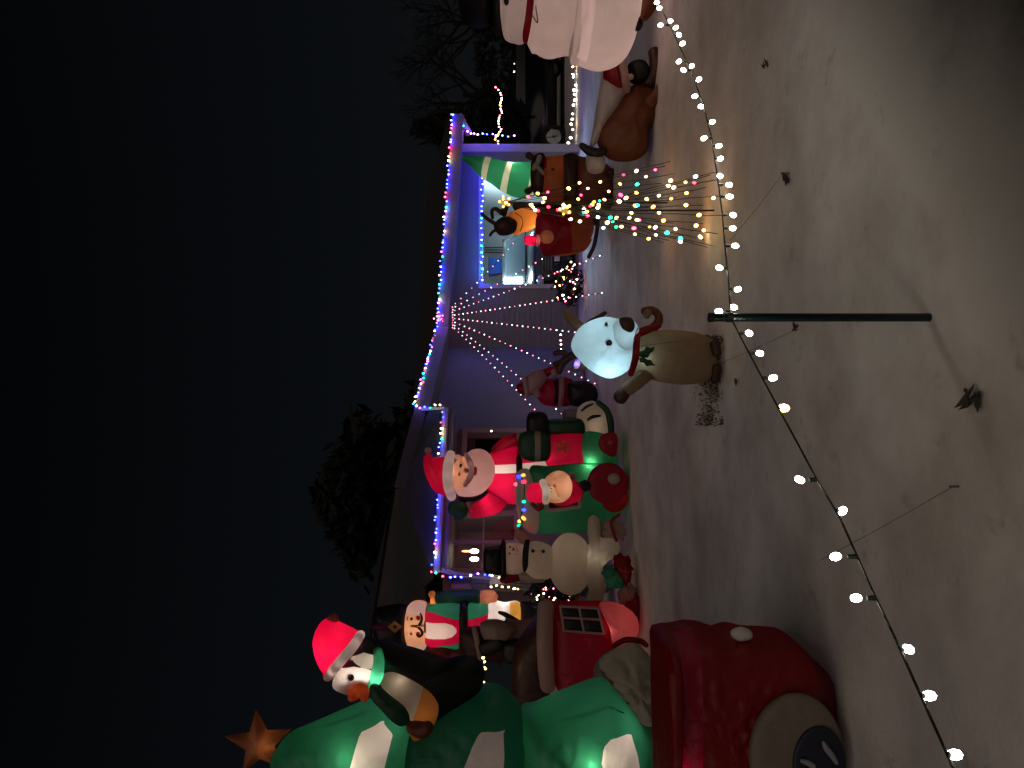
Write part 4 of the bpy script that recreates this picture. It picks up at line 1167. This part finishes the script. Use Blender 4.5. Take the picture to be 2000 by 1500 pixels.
f.limb('slot', ink, [(1136, 802, 2), (1146, 794, 2.6), (1158, 789, 1.6)], d=.75-ckh(1150, 795)-.01); f.limb('slot', ink, [(1148, 820, 2.4), (1158, 814, 3.6), (1172, 812, 2.2)], d=.75-ckh(1160, 815)-.01)
f.limb('bumper_rim', dgreen, [(1168, 786, 5), (1184, 800, 6), (1192, 822, 7), (1194, 848, 6)], d=.55); f.pillow('step', fabric('dull_lilac', (.36, .26, .34), .3), rect(1102, 800, 1128, 822), 16, d=.8, n=3)
ck2, _ = f.pillow('chimney', black, [(1030, 812), (1040, 804), (1066, 808), (1072, 836), (1070, 858), (1034, 858), (1028, 834)], 26, d=.45, n=3)
f.pillow('chimney', dgreen, [(1018, 846), (1072, 848), (1074, 896), (1020, 894)], 24, d=.25, n=3, seg=56, rings=12, regions=[('band', cream, rect(1044,840,1055,902))])

# tall bearded man in red behind the train
f = Fig('inflatable_man', 'tall glowing bearded man in red waving a dark mitten, behind the green train', 'inflatable', 925, 12.3)
co, coh = f.pillow('coat', red, [(958, 884), (975, 870), (1000, 862), (1030, 868), (1080, 872), (1200, 876), (1205, 930), (1200, 976), (1080, 980), (1020, 984), (985, 982), (958, 968), (950, 925)], 52, n=2.3, rings=20, seg=96, wob=.06, center=(1060, 925),
    regions=[('coat_trim', white, [(950,907),(967,905),(1100,893),(1102,912),(967,921),(950,922)])])
f.lamp(994, 938, 7.0, hot, d=-.08); f.lamp(1045, 905, 2.0, hot, d=-.1); f.lamp(990, 900, 1.5, hot)
f.limb('belt', black, [(1013, 872, 6, -.10), (1014, 900, 6, -.36), (1014, 935, 6, -.38), (1013, 972, 6, -.16)])
f.lamp(992, 868, .7, hot, d=-.12, r=.03)
f.limb('sleeve', red, [(972, 882, 14, -.06), (990, 868, 15, -.12), (1010, 858, 13, -.2)]); f.limb('cuff', pinkw, [(1014, 853, 9, -.24), (1022, 856, 9, -.26)], d=-.2); f.limb('mitten', dgreen, [(1036, 862, 14, -.24), (1050, 870, 14, -.26)])
f.limb('sleeve', red, [(978, 966, 20, -.06), (962, 984, 21, -.08), (940, 994, 16, -.1), (924, 998, 14, -.12)]); f.lamp(955, 985, 2.2, hot, d=-.08, r=.02)
f.limb('cuff', pinkw, [(917, 986, 9, -.12), (916, 1002, 9, -.12)]); f.limb('mitten', dgreen, [(904, 996, 16, -.12), (886, 992, 15, -.12)]); f.limb('thumb', dgreen, [(900, 1008, 7, -.14), (892, 1012, 6, -.14)])
f.limb('collar', black, [(945, 962, 6, -.12), (925, 972, 7, -.05), (900, 975, 6, 0)])
be, beh = f.pillow('head', fabric('beard_white', (.66, .43, .43)), [(884, 896), (894, 888), (906, 892), (920, 879), (940, 877), (957, 888), (967, 912), (963, 938), (948, 958), (930, 968), (908, 970), (892, 964), (884, 940)], 44, d=-.22, rings=16, seg=84, center=(920, 924),  # white beard, with the pink of red bounce light put into its colour
    regions=[('face', skin, [(884, 898), (894, 890), (912, 888), (914, 912), (920, 925), (912, 948), (898, 952), (886, 945)])])
f.lamp(922, 930, 3.6, warm, d=-.24); f.lamp(900, 920, .5, hot, d=-.3, r=.02)
f.limb('moustache', fabric('moustache_grey', (.52, .34, .35)), [(910, 887, 4, -.22-beh(912, 892)), (918, 904, 6, -.22-beh(918, 904)), (921, 918, 5, -.25-beh(921, 918)), (918, 932, 6, -.22-beh(918, 930)), (908, 948, 4, -.22-beh(908, 946))])
for q in ((914, 892), (920, 908), (921, 918), (920, 929), (912, 943)): f.lamp(q[0], q[1], .05, (1, .72, .68), d=-.22-beh(*q), r=.02)
f.bit('mouth', pink, oval(928, 920, 4, 9), beh, d=-.22, thick=3)
f.pillow('nose', skin, oval(911, 919, 5, 5), 5, d=-.24-beh(911, 919))
for e in ((900, 910), (898, 926)): f.bit('eye', coal, oval(e[0], e[1], 3, 4.6), beh, d=-.22, thick=2)
for e in ((889, 902), (888, 932)): f.limb('eyebrow', white, [(e[0]+2, e[1]-5, 1.6), (e[0]-1, e[1], 1.8), (e[0]+2, e[1]+5, 1.6)], d=-.23-beh(e[0], e[1]))
f.pillow('hat', red, [(872, 896), (856, 892), (846, 894), (838, 886), (828, 892), (828, 910), (833, 930), (846, 955), (862, 966), (876, 966), (884, 930)], 36, d=-.20, rings=12)
f.lamp(858, 930, 2.4, (1, .7, .6), d=-.2)
f.limb('hat_trim', white, [(880, 888, 9, -.24), (876, 905, 10, -.46), (874, 928, 10, -.54), (876, 950, 10, -.46), (882, 970, 9, -.24)])
for q in ((880, 892, -.26), (876, 905, -.44), (875, 928, -.52), (876, 950, -.44), (881, 966, -.28)): f.lamp(q[0], q[1], .16, (1, .72, .62), d=q[2], r=.05)
f.pillow('pompom', pinkw, oval(836, 880, 7, 7), 7, d=-.2)

# snowman with top hat
f = Fig('inflatable_snowman', 'white snowman in a black top hat and dark scarf with two buttons', 'inflatable', 1100, 10.6)
f.pillow('lower_ball', cream, oval(1114, 1101, 43, 60), 50, wob=.08, seg=56, rings=12); f.pillow('upper_ball', cream, [(1024, 1062), (1040, 1057), (1060, 1060), (1078, 1070), (1084, 1096), (1076, 1126), (1058, 1132), (1034, 1130), (1020, 1110), (1020, 1080)], 36, d=-.04, wob=.08)
hd, hh = f.pillow('head', fabric('warm_white', (.70, .58, .50)), [(986, 1066), (1000, 1061), (1018, 1062), (1026, 1076), (1026, 1108), (1018, 1122), (996, 1124), (986, 1112), (983, 1090)], 32, d=-.04)
for x, y in ((995, 1081), (996, 1068)): f.bit('eye', ink, oval(x, y, 1.8, 2.2), hh, d=-.04, thick=1.5)
f.limb('nose', orange, [(1003, 1074, 2.4, -.04-hh(1003, 1076)), (1003, 1071, 1.8, -.12-hh(1003, 1076)), (1003, 1068, .7, -.2-hh(1003, 1076))])
for k in range(4): f.bit('mouth', brown, oval(1008+(2 if k in (1, 2) else 0), 1067+k*5, 1.2, 1.4), hh, d=-.04, thick=1)
f.limb('scarf', black, [(1030, 1058, 5, -.06), (1027, 1075, 6, -.24), (1026, 1095, 6, -.28), (1026, 1118, 5, -.08)])
for x, y in ((1041, 1076), (1061, 1077)): f.bit('button', coal, oval(x, y, 3.8, 3.8), lambda a, b: .25, d=-.04, thick=2.5)
f.limb('arm', fabric('peach_white', (.72, .44, .30)), [(1036, 1060, 9), (1022, 1050, 10), (1008, 1041, 8)]); f.limb('mitten', dred, [(1005, 1041, 7), (1001, 1037, 5)])
f.limb('arm', cream, [(1058, 1128, 10, -.1), (1036, 1128, 10, -.14), (1018, 1124, 8, -.16)]); f.limb('mitten', dred, [(1010, 1128, 8, -.16), (990, 1131, 9, -.16), (982, 1131, 8, -.16)])
f.pillow('hat_brim', black, rect(978, 1062, 988, 1126), 34, d=-.04, n=3); f.pillow('hat_crown', black, [(946, 1072), (962, 1069), (980, 1069), (984, 1094), (980, 1120), (962, 1120), (946, 1116), (944, 1094)], 24, d=-.04, n=3)
f.pillow('skirt', cream, [(1149, 1012), (1170, 1012), (1173, 1046), (1200, 1050), (1210, 1068), (1203, 1086), (1178, 1106), (1184, 1144), (1176, 1172), (1165, 1182), (1150, 1160), (1146, 1110), (1150, 1060)], 20, d=-.32, center=(1165, 1085), wob=.35, seg=70, rag=4)
f.lamp(1110, 1080, .7, (1, .78, .6)); f.lamp(1050, 1095, .4, (1, .78, .6)); f.lamp(1006, 1085, .5, (1, .7, .55)); f.lamp(1165, 1085, .35, (1, .85, .7), d=-.32)

# nutcracker
f = Fig('inflatable_nutcracker', 'tall lit nutcracker in red and green with a curled black moustache and black hat', 'inflatable', 1222, 12.1)
hd, hh = f.pillow('head', fabric('face', (.82, .50, .30)), [(790, 1212), (794, 1190), (804, 1177), (820, 1174), (834, 1180), (838, 1200), (836, 1222), (836, 1245), (832, 1264), (818, 1270), (802, 1266), (792, 1244)], 34, rings=16, seg=84, n=2.6, center=(815, 1222),
    regions=[('hair', pinkl, [(780,1165),(845,1165),(845,1193),(780,1191)]), ('hair', pinkl, [(780,1251),(845,1251),(845,1280),(780,1280)])])
f.lamp(815, 1222, 4.6, (1, .74, .58))
for y in (1208.5, 1237): f.bit('eye', ink, oval(803.5, y, 3, 3), hh, thick=2)
for y in (1208.5, 1238): f.limb('eyebrow', ink, [(797, y+4, .9), (794.5, y, .9), (797, y-4, .9)], d=-hh(797, y)-.01)
for y in (1207, 1238.5): f.bit('cheek', fabric('cheek_red', (.85, .10, .12)), oval(817, y, 4.6, 5), hh, thick=1.5)
f.limb('nose', fabric('nose_tan', (.60, .24, .12)), [(802, 1222.5, 1.4, -hh(803, 1222)), (814, 1223, 3.4, -hh(810, 1222)-.03)])
f.limb('moustache', ink, [(819, 1221, 2.6), (823, 1213, 2.6), (824, 1206, 2), (821, 1198, 1.4)], d=-hh(822, 1210)-.02); f.limb('moustache', ink, [(818, 1226, 2.6), (824, 1233, 2.8), (824, 1240, 2.4), (818, 1244, 1.6), (814, 1241, 1.2)], d=-hh(822, 1236)-.02)
f.bit('mouth', fabric('teeth', (.8, .7, .55)), oval(824, 1222, 4, 3.5), hh, thick=1.5); f.bit('tongue', red, rect(828, 1214, 834, 1235), hh, thick=1.5)
to, toh = f.pillow('torso', red, [(830, 1188), (845, 1178), (900, 1178), (904, 1222), (900, 1262), (868, 1260), (834, 1256), (828, 1222)], 36, n=3, rings=18, seg=96, center=(866, 1221),
    regions=[('shirt_panel', pinkl, [(831, 1206), (850, 1206), (872, 1206), (886, 1210), (894, 1218), (894, 1226), (886, 1233), (872, 1237), (850, 1237), (831, 1237)]),
             ('jacket_side', green, [(822, 1165), (910, 1165), (910, 1200), (897, 1202), (870, 1194), (845, 1187), (835, 1187)]), ('jacket_side', green, [(822, 1275), (850, 1256), (868, 1252), (910, 1245), (910, 1275)])])
f.lamp(858, 1223, 6.0, hot)
f.pillow('belt', black, rect(899, 1177, 915, 1262), 38, n=3)
f.pillow('skirt', green, [(914, 1180), (940, 1178), (954, 1180), (956, 1222), (954, 1262), (914, 1262)], 36, n=3, rings=14, seg=72, center=(934, 1221), regions=[('skirt_front', red, [(908,1203),(960,1189),(965,1270),(908,1270)])])
f.lamp(934, 1206, 3.0, hot)
f.pillow('trousers', white, [(954, 1180), (985, 1179), (1015, 1179), (1017, 1222), (1015, 1260), (956, 1260)], 34, n=3, rings=14, seg=72, center=(985, 1220), regions=[('boot_cuff', gold, rect(996,1165,1025,1275))])
f.lamp(980, 1195, 4.6, hot)
f.limb('sabre', black, [(975, 1196, 3), (986, 1200, 5), (1000, 1208, 5), (1012, 1214, 4)], d=-.32)
f.pillow('boot', black, [(1014, 1180), (1040, 1178), (1120, 1180), (1200, 1178), (1204, 1216), (1120, 1219), (1018, 1218)], 22, n=3); f.pillow('boot', black, [(1014, 1226), (1100, 1224), (1200, 1224), (1204, 1262), (1100, 1262), (1018, 1262)], 22, n=3)
f.limb('epaulette', orange, [(843, 1160, 7), (848, 1168, 8), (846, 1180, 6)]); f.limb('sleeve', dgreen, [(858, 1168, 13), (890, 1166, 14), (930, 1166, 14)]); f.limb('hand', fabric('glove_peach', (.62, .26, .15)), [(944, 1166, 13), (958, 1166, 13), (962, 1168, 12)])
f.lamp(846, 1172, .35, warm); f.lamp(880, 1170, .25, warm); f.lamp(955, 1167, .5, warm)
f.limb('sleeve', dred, [(846, 1266, 10), (870, 1276, 12), (884, 1282, 12)]); f.limb('hand', fabric('glove_rust', (.40, .11, .08)), [(890, 1280, 14), (902, 1280, 14)], d=-.1)
f.pillow('hat', black, [(732, 1196), (745, 1186), (792, 1184), (796, 1222), (792, 1262), (745, 1260), (732, 1250)], 34, n=2.6)
f.pillow('hat_badge', gold, [(757, 1224), (771, 1212), (786, 1224), (771, 1237)], 4, d=-.30, smooth=False, rings=3); f.pillow('badge_centre', coal, [(766, 1224), (771, 1219), (777, 1224), (771, 1229)], 3, d=-.325, smooth=False, rings=3)
f.limb('plume', fabric('plum', (.20, .02, .09)), [(757, 1225, 6), (745, 1225, 7), (731, 1224, 6)], d=-.26); f.lamp(771, 1224, .12, warm, d=-.52, r=.01)  # this lamp stands outside the hat, lighting the badge from in front

# red cottage with a figure on its roof
f = Fig('inflatable_cottage', 'dim red cottage with a four pane window and pale eaves, right of the big tree', 'inflatable', 1262, 9.9)
wl, wlh = f.pillow('wall', red, [(1070, 1180), (1176, 1180), (1188, 1220), (1206, 1262), (1245, 1290), (1245, 1345), (1090, 1345), (1070, 1300)], 60, n=4, seg=90, rings=10, smooth=False, center=(1140, 1262))
f.limb('eaves', pinkw, [(1066, 1184, 16, -.30), (1064, 1240, 16, -.40), (1066, 1300, 16, -.40), (1070, 1340, 15, -.32)])
dw = -.44
for a, b in (((1094, 1184), (1168, 1188)), ((1168, 1188), (1180, 1238)), ((1180, 1238), (1102, 1232)), ((1102, 1232), (1094, 1184)), ((1131, 1186), (1141, 1235)), ((1098, 1206), (1174, 1210))):
    f.limb('window_bar', pinkw, [(a[0], a[1], 2.6), ((a[0]+b[0])/2, (a[1]+b[1])/2, 2.6), (b[0], b[1], 2.6)], d=dw, seg=8)
for q in ([(1096, 1187), (1129, 1189), (1133, 1206), (1100, 1204)], [(1134, 1189), (1166, 1191), (1171, 1208), (1137, 1206)], [(1101, 1209), (1134, 1211), (1138, 1232), (1104, 1230)], [(1139, 1211), (1173, 1213), (1178, 1235), (1142, 1233)]):
    f.pillow('window_pane', black, q, 2, d=dw+.01, rings=3, smooth=False, seg=24)
f.pillow('snowy_roof', dbrown, [(1062, 1190), (1040, 1215), (1006, 1270), (1000, 1330), (1010, 1385), (1068, 1390), (1070, 1280)], 55, n=3, d=.1)
f.pillow('doorstep', pink, [(1170, 1182), (1192, 1176), (1222, 1186), (1244, 1206), (1246, 1236), (1226, 1262), (1200, 1268), (1190, 1226)], 36, d=-.36, wob=.2)
f.lamp(1150, 1210, .16, warm, d=-.05); f.lamp(1205, 1222, .9, (1, .7, .62), d=-.36); f.lamp(1120, 1290, .05, warm, d=-.1)
f = Fig('inflatable_figure', 'unlit figure in dark red with pale trim and black boots, on the cottage roof', 'inflatable', 1250, 10.6)
f.pillow('coat', dbrown, [(898, 1236), (912, 1226), (940, 1224), (985, 1224), (1010, 1224), (1012, 1262), (985, 1290), (940, 1290), (905, 1280)], 30, wob=.15)
f.limb('coat_trim', pinkw, [(926, 1226, 5, -.16), (930, 1245, 5.5, -.24), (938, 1286, 5, -.14)])
f.pillow('beard', fabric('dim_pink_white', (.34, .24, .24), .3), [(938, 1218), (962, 1210), (986, 1214), (1008, 1230), (990, 1250), (966, 1258), (944, 1246)], 18, d=-.22, wob=.2)
f.pillow('trousers', fabric('dim_pink_white', (.34, .24, .24), .3), [(984, 1214), (1010, 1212), (1050, 1212), (1056, 1250), (1050, 1290), (990, 1280)], 28, wob=.1)
f.pillow('boot', black, [(986, 1256), (1042, 1252), (1046, 1290), (990, 1294)], 14, d=-.28, n=3); f.pillow('boot', black, [(938, 1256), (974, 1240), (986, 1262), (960, 1278), (940, 1276)], 12, d=-.26, n=3)

# collapsed skins on the snow
f = Fig('deflated_inflatable', 'collapsed red and green skin on the snow by the snowman skirt', 'inflatable', 1120, 10.0)
f.pillow('red_skin', dred, [(1198, 1088), (1210, 1082), (1228, 1090), (1236, 1112), (1232, 1138), (1216, 1142), (1204, 1118)], 22, wob=.6, rag=7); f.pillow('green_skin', green, [(1178, 1112), (1194, 1106), (1214, 1124), (1222, 1140), (1204, 1148), (1184, 1140)], 20, d=-.04, wob=.6, rag=7)
f.pillow('pale_skin', pinkw, [(1206, 1160), (1220, 1142), (1240, 1148), (1238, 1176), (1214, 1180)], 16, d=-.1, wob=.6, rag=7); f.pillow('red_skin', dred, [(1222, 1166), (1240, 1152), (1252, 1180), (1254, 1212), (1238, 1220), (1222, 1196)], 18, d=-.12, wob=.6, rag=7)
f.lamp(1200, 1130, .12, warm)
f = Fig('deflated_inflatable', 'pale crumpled skin with a red ribbon on the snow below the train', 'inflatable', 1030, 10.3)
f.pillow('pale_skin', pinkw, [(1176, 1026), (1190, 1014), (1206, 1024), (1210, 1046), (1190, 1054), (1176, 1044)], 14, wob=.6, rag=7); f.limb('ribbon', dred, [(1210, 1004, 3), (1194, 1018, 3), (1196, 1036, 3), (1204, 1056, 3)], d=-.2)
f.pillow('pale_skin', pinkw, [(1200, 1024), (1214, 1022), (1222, 1040), (1214, 1054), (1202, 1048)], 12, d=-.05, wob=.6, rag=7)
f = Fig('deflated_inflatable', 'greyish cream skin slumped between the cottage and the red sack', 'inflatable', 1350, 7.2)
f.pillow('cream_skin', fabric('dull_cream', (.66, .64, .50), .25), [(1170, 1296), (1192, 1272), (1212, 1262), (1236, 1258), (1258, 1266), (1272, 1290), (1279, 1330), (1284, 1380), (1288, 1440), (1262, 1432), (1240, 1396), (1216, 1360), (1190, 1324)], 34, wob=.5, rag=6, seg=70, rings=14)
f.pillow('grey_skin', fabric('dull_grey', (.30, .29, .30), .25), [(1160, 1316), (1168, 1292), (1196, 1270), (1206, 1290), (1196, 1330), (1176, 1340)], 26, d=.08, wob=.4)
f.limb('red_hem', dred, [(1262, 1260, 5, -.1), (1250, 1252, 6, .05), (1222, 1250, 6, .1), (1198, 1262, 5, .1)])
f.limb('red_hem', dred, [(1196, 1326, 5, -.02), (1222, 1360, 6, -.02), (1250, 1410, 6, -.02)])

# red sack in the near corner
f = Fig('inflatable_sack', 'big dark red sack with bright band and pale round badge below the giant tree', 'inflatable', 1470, 3.98)
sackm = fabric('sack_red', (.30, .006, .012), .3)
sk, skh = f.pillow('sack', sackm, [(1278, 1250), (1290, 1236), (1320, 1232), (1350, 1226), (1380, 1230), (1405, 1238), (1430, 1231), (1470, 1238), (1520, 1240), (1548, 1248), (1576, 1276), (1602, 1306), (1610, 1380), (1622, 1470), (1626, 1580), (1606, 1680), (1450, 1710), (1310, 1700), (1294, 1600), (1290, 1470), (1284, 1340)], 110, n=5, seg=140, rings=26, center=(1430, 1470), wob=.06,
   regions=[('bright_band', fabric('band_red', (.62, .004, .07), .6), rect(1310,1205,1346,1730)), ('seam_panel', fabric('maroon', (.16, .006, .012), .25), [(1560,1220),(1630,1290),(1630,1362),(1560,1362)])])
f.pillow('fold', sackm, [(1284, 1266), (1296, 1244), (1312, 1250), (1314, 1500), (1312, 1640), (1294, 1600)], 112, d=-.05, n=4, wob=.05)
bd, bdh = f.pillow('round_badge', fabric('dull_khaki', (.27, .235, .18), .2), oval(1555, 1476, 92, 122, n=40), 20, d=-skh(1540, 1440)-.03, n=3, seg=90, rings=14)
dd_ = -skh(1540, 1440)-.03-.052
lg = f.pillow('logo_patch', navy, oval(1600, 1492, 52, 74, n=30), 7, d=dd_, n=4, seg=60)[0]
pale = fabric('pale_print', (.40, .40, .46), .2)
for pth in ([(1566, 1486, 4), (1578, 1490, 6), (1588, 1496, 5)], [(1590, 1496, 4), (1584, 1504, 6), (1574, 1510, 5)], [(1608, 1450, 3), (1614, 1462, 6), (1624, 1474, 6), (1634, 1490, 4)], [(1600, 1520, 5), (1616, 1512, 6), (1630, 1508, 4)]):
    f.limb('logo_stroke', pale, pth, d=dd_-.024, parent=lg, seg=8)
f.lamp(1328, 1500, .22, (1, .6, .6), d=-.2)
f.pillow('snow_lump', solid('snow_lump', (.6, .58, .56), .8), [(1428, 1232), (1446, 1224), (1466, 1232), (1468, 1246), (1446, 1252), (1430, 1244)], 12, d=-.15, wob=.4)

# giant tree with star
f = Fig('inflatable_tree', 'giant green tree with white snow panels and a star on top, at the left edge', 'inflatable', 1525, 5.3)
glow_c = (1, .87, .62)
f.pillow('lower_tier', green, [(1010, 1400), (1040, 1384), (1094, 1360), (1140, 1342), (1168, 1333), (1186, 1336), (1206, 1356), (1240, 1396), (1280, 1440), (1420, 1452), (1430, 1530), (1420, 1600), (1280, 1620), (1240, 1660), (1170, 1716), (1100, 1690), (1010, 1650), (990, 1525)], 130, seg=130, rings=30, center=(1180, 1525), n=2.4, wob=.05,
   regions=[('snow_panel', white, [(1161, 1434), (1166, 1408), (1180, 1394), (1220, 1396), (1230, 1430), (1240, 1498), (1236, 1540), (1196, 1530), (1176, 1470)])])
f.pillow('middle_tier', fabric('deep_green', (.014, .19, .095), .5), [(790, 1446), (830, 1410), (870, 1372), (910, 1352), (945, 1342), (975, 1345), (1005, 1368), (1024, 1402), (1040, 1460), (1046, 1525), (1040, 1600), (1006, 1680), (960, 1710), (870, 1680), (800, 1610), (770, 1525)], 112, d=-.04, seg=120, rings=26, center=(930, 1525), n=2.4, wob=.05,
   regions=[('snow_panel', white, [(930, 1408), (942, 1391), (984, 1392), (986, 1430), (980, 1530), (900, 1530), (880, 1512), (905, 1465)])])
f.pillow('top_tier', green, [(540, 1462), (560, 1438), (600, 1420), (642, 1402), (690, 1381), (722, 1371), (752, 1384), (778, 1414), (800, 1440), (815, 1490), (818, 1525), (808, 1580), (770, 1640), (720, 1680), (640, 1620), (560, 1560), (536, 1510), (532, 1480)], 92, d=-.08, seg=120, rings=28, center=(705, 1520), n=2.3, wob=.05,
   regions=[('snow_panel', white, [(752, 1520), (764, 1460), (773, 1418), (752, 1392), (716, 1402), (706, 1440), (698, 1470), (684, 1500), (678, 1530)])])
f.lamp(684, 1482, 1.1, glow_c, d=-.28, r=.03); f.lamp(640, 1466, .5, glow_c, d=-.05); f.lamp(744, 1440, .9, (1, .7, .62), d=-.12)
f.lamp(945, 1470, .7, (1, .72, .64), d=-.1); f.lamp(1156, 1492, 1.4, glow_c, d=-.36, r=.03); f.lamp(1200, 1436, 1.3, (1, .72, .66), d=-.16); f.lamp(1090, 1420, .5, glow_c)
f.limb('seam', dgreen, [(636, 1420, 1.2, -.17), (672, 1412, 1.2, -.2), (712, 1396, 1.2, -.2)]); f.limb('seam', dgreen, [(1110, 1425, 1.4, -.26), (1150, 1400, 1.4, -.26), (1190, 1386, 1.4, -.24), (1218, 1392, 1.4, -.2)])
sp_ = []
for i in range(5):
    a = R(180+12+72*i); b = R(180+48+72*i)
    sp_ += [(507+68*math.cos(a), 1452+68*math.sin(a)*.98), (507+29*math.cos(b), 1452+29*math.sin(b))]
f.pillow('star', fabric('star_rust', (.40, .15, .05), .5), sp_, 16, d=-.05, smooth=False, seg=60, center=(507, 1452)); f.lamp(520, 1452, .13, (1, .7, .5), d=-.05)

# penguin hugging the giant tree
f = Fig('inflatable_penguin', 'black and white penguin in a red hat and green scarf climbing the giant tree', 'inflatable', 1330, 5.15)
f.pillow('body', black, [(708, 1248), (740, 1250), (767, 1255), (820, 1270), (873, 1288), (915, 1282), (945, 1300), (940, 1345), (905, 1375), (873, 1400), (850, 1412), (810, 1400), (770, 1360), (730, 1320), (706, 1280)], 40, d=.02, seg=70)
f.pillow('belly', cream, [(742, 1322), (767, 1312), (807, 1327), (840, 1350), (856, 1380), (850, 1412), (832, 1436), (812, 1446), (800, 1430), (801, 1400), (770, 1364), (748, 1342)], 34, d=-.10, seg=80, rings=18, center=(810, 1375), regions=[('belly_patch', orange, [(838,1310),(880,1340),(880,1455),(788,1460)])])
f.lamp(780, 1335, .12, warm, d=-.13); f.lamp(820, 1390, .10, warm, d=-.13)
hd, hh = f.pillow('head', black, [(650, 1335), (662, 1296), (690, 1262), (712, 1248), (730, 1262), (744, 1290), (740, 1328), (722, 1348), (696, 1356), (668, 1350)], 46, d=-.06, seg=70, rings=20, center=(696, 1306),
   regions=[('face', white, [(650, 1338), (656, 1312), (662, 1304), (674, 1293), (700, 1286), (722, 1292), (738, 1300), (738, 1330), (724, 1350), (680, 1358), (656, 1348)]), ('nape', grey, [(690, 1272), (716, 1264), (738, 1276), (736, 1296), (716, 1290)])])
f.lamp(700, 1322, 1.7, hot, d=-.14, r=.02); f.lamp(720, 1290, .3, hot, d=-.1)
e = f.bit('eye', coal, oval(686, 1323, 7, 7), hh, d=-.065, thick=5); f.pillow('eye_glint', white, oval(684, 1321, 1.5, 1.5), 1, -.06-hh(686, 1323)-.018, rings=2, seg=8, parent=e)
f.limb('beak', fabric('beak_orange', (.85, .26, .10)), [(700, 1338, 18, -.16), (692, 1354, 14, -.20), (686, 1364, 7, -.24)]); f.limb('beak', fabric('beak_orange', (.85, .26, .10)), [(706, 1342, 15, -.16), (710, 1356, 11, -.20), (712, 1366, 6, -.24)])
f.lamp(696, 1350, .16, hot, d=-.18, r=.01); f.lamp(708, 1350, .12, hot, d=-.18, r=.01)
f.limb('scarf', fabric('mint_green', (.06, .48, .26)), [(738, 1272, 9, -.10), (740, 1292, 11, -.20), (736, 1318, 13, -.22), (728, 1340, 10, -.18)]); f.lamp(734, 1322, .4, hot, d=-.22, r=.01)
f.pillow('wing', dgreen, [(722, 1342), (734, 1336), (760, 1358), (790, 1382), (800, 1404), (786, 1418), (766, 1408), (742, 1382), (724, 1362)], 18, d=-.26, wob=.1)
f.limb('foot', brown, [(806, 1420, 14, -.2), (824, 1426, 16, -.24), (836, 1420, 12, -.26)])
f.pillow('hat', red, [(612, 1256), (616, 1234), (626, 1216), (640, 1208), (662, 1216), (700, 1236), (704, 1250), (676, 1286), (642, 1322), (632, 1312), (618, 1284)], 44, d=-.08, wob=.1, seg=60, rings=12)
f.lamp(650, 1268, 2.6, (1, .66, .6), d=-.1)
f.limb('hat_trim', white, [(704, 1240, 9, -.12), (690, 1262, 10, -.30), (668, 1288, 10, -.32), (640, 1322, 9, -.16)], )
for q in ((702, 1243, -.14), (690, 1262, -.28), (668, 1288, -.30), (650, 1310, -.24)): f.lamp(q[0], q[1], .045, (1, .74, .64), d=q[2], r=.02)
f.pillow('pompom', fabric('dusky_pink', (.45, .16, .16)), oval(650, 1208, 11, 10), 10, d=-.08)

# cone light trees on the snow
def cone_tree(label, apex, Y, base, basev, nw, nb, star_r, rb, power):
    ty = apex[1]
    p = at(apex[0], apex[1], Y)
    o = thing('light_tree', (p.x, p.y, 0), label, 'light tree', 'cone trees of coloured bulbs')
    lo = Vector((p.x, p.y, 0))
    MB().tube([(0, 0, -.1), (0, 0, p.z)], .008, 8).out('pole', wire_m, o)
    rad = base*Y/F
    bulbs = []
    for k in range(nw):
        a = 2*math.pi*(k+.3)/nw
        foot = Vector((rad*math.cos(a), rad*math.sin(a)*1.05, .0))
        pts = [Vector((.01*math.cos(a), .01*math.sin(a), p.z-.02)).lerp(foot, i/10) + Vector((random.uniform(-.006, .006), random.uniform(-.006, .006), 0)) for i in range(11)]
        MB().tube(pts, .0034, 5).out('wire', wire_m, o)
        m_ = nb//nw
        for i in range(m_):
            tt = .05+.93*((i+random.uniform(.1, .9))/m_)**.95
            bulbs.append(lo + pts[0].lerp(foot, tt) + Vector((random.uniform(-.02, .02), -.012, random.uniform(-.02, .02))))
    for q in bulbs: bulb(o, q, random.choice(['red', 'amber', 'warm', 'gold', 'teal', 'green', 'cool', 'red', 'warm', 'amber', 'warm', 'gold']), rb, power, 1.3)
    s_ = thing('light_star', p, 'golden light star on the %s' % label.split(' with')[0], 'star')
    pts = []
    for i in range(10):
        r = star_r*(1 if i % 2 == 0 else .45)*Y/F; a = R(90+36*i)
        pts.append(Vector((r*math.cos(a), -.03, r*math.sin(a))))
    vs_ = pts + [q+Vector((0, .06, 0)) for q in pts] + [Vector((0, -.05, 0)), Vector((0, .05, 0))]
    fs_ = [(i, (i+1) % 10, 20) for i in range(10)] + [(10+(i+1) % 10, 10+i, 21) for i in range(10)] + [((i+1) % 10, i, 10+i, 10+(i+1) % 10) for i in range(10)]
    MB().add(vs_, fs_).out('star_shell', glow('star_amber', (1, .52, .12), .55), s_)
    for q in pts[::2] + [Vector((random.uniform(-.5, .5)*star_r*Y/F, -.05, random.uniform(-.5, .5)*star_r*Y/F)) for _ in range(3)]:
        bulb(s_, Vector(p)+q*.92+Vector((0, -.02, 0)), 'gold', rb*.85, 9)
    return o
cone_tree('near cone of coloured bulbs on wire stems with a star', (1103, 411), 6.15, 72, 1400, 12, 50, 11, .0130, 20)
cone_tree('tall cone of coloured bulbs farther back with a star', (986, 396), 7.9, 78, 1300, 10, 42, 11, .0145, 18)
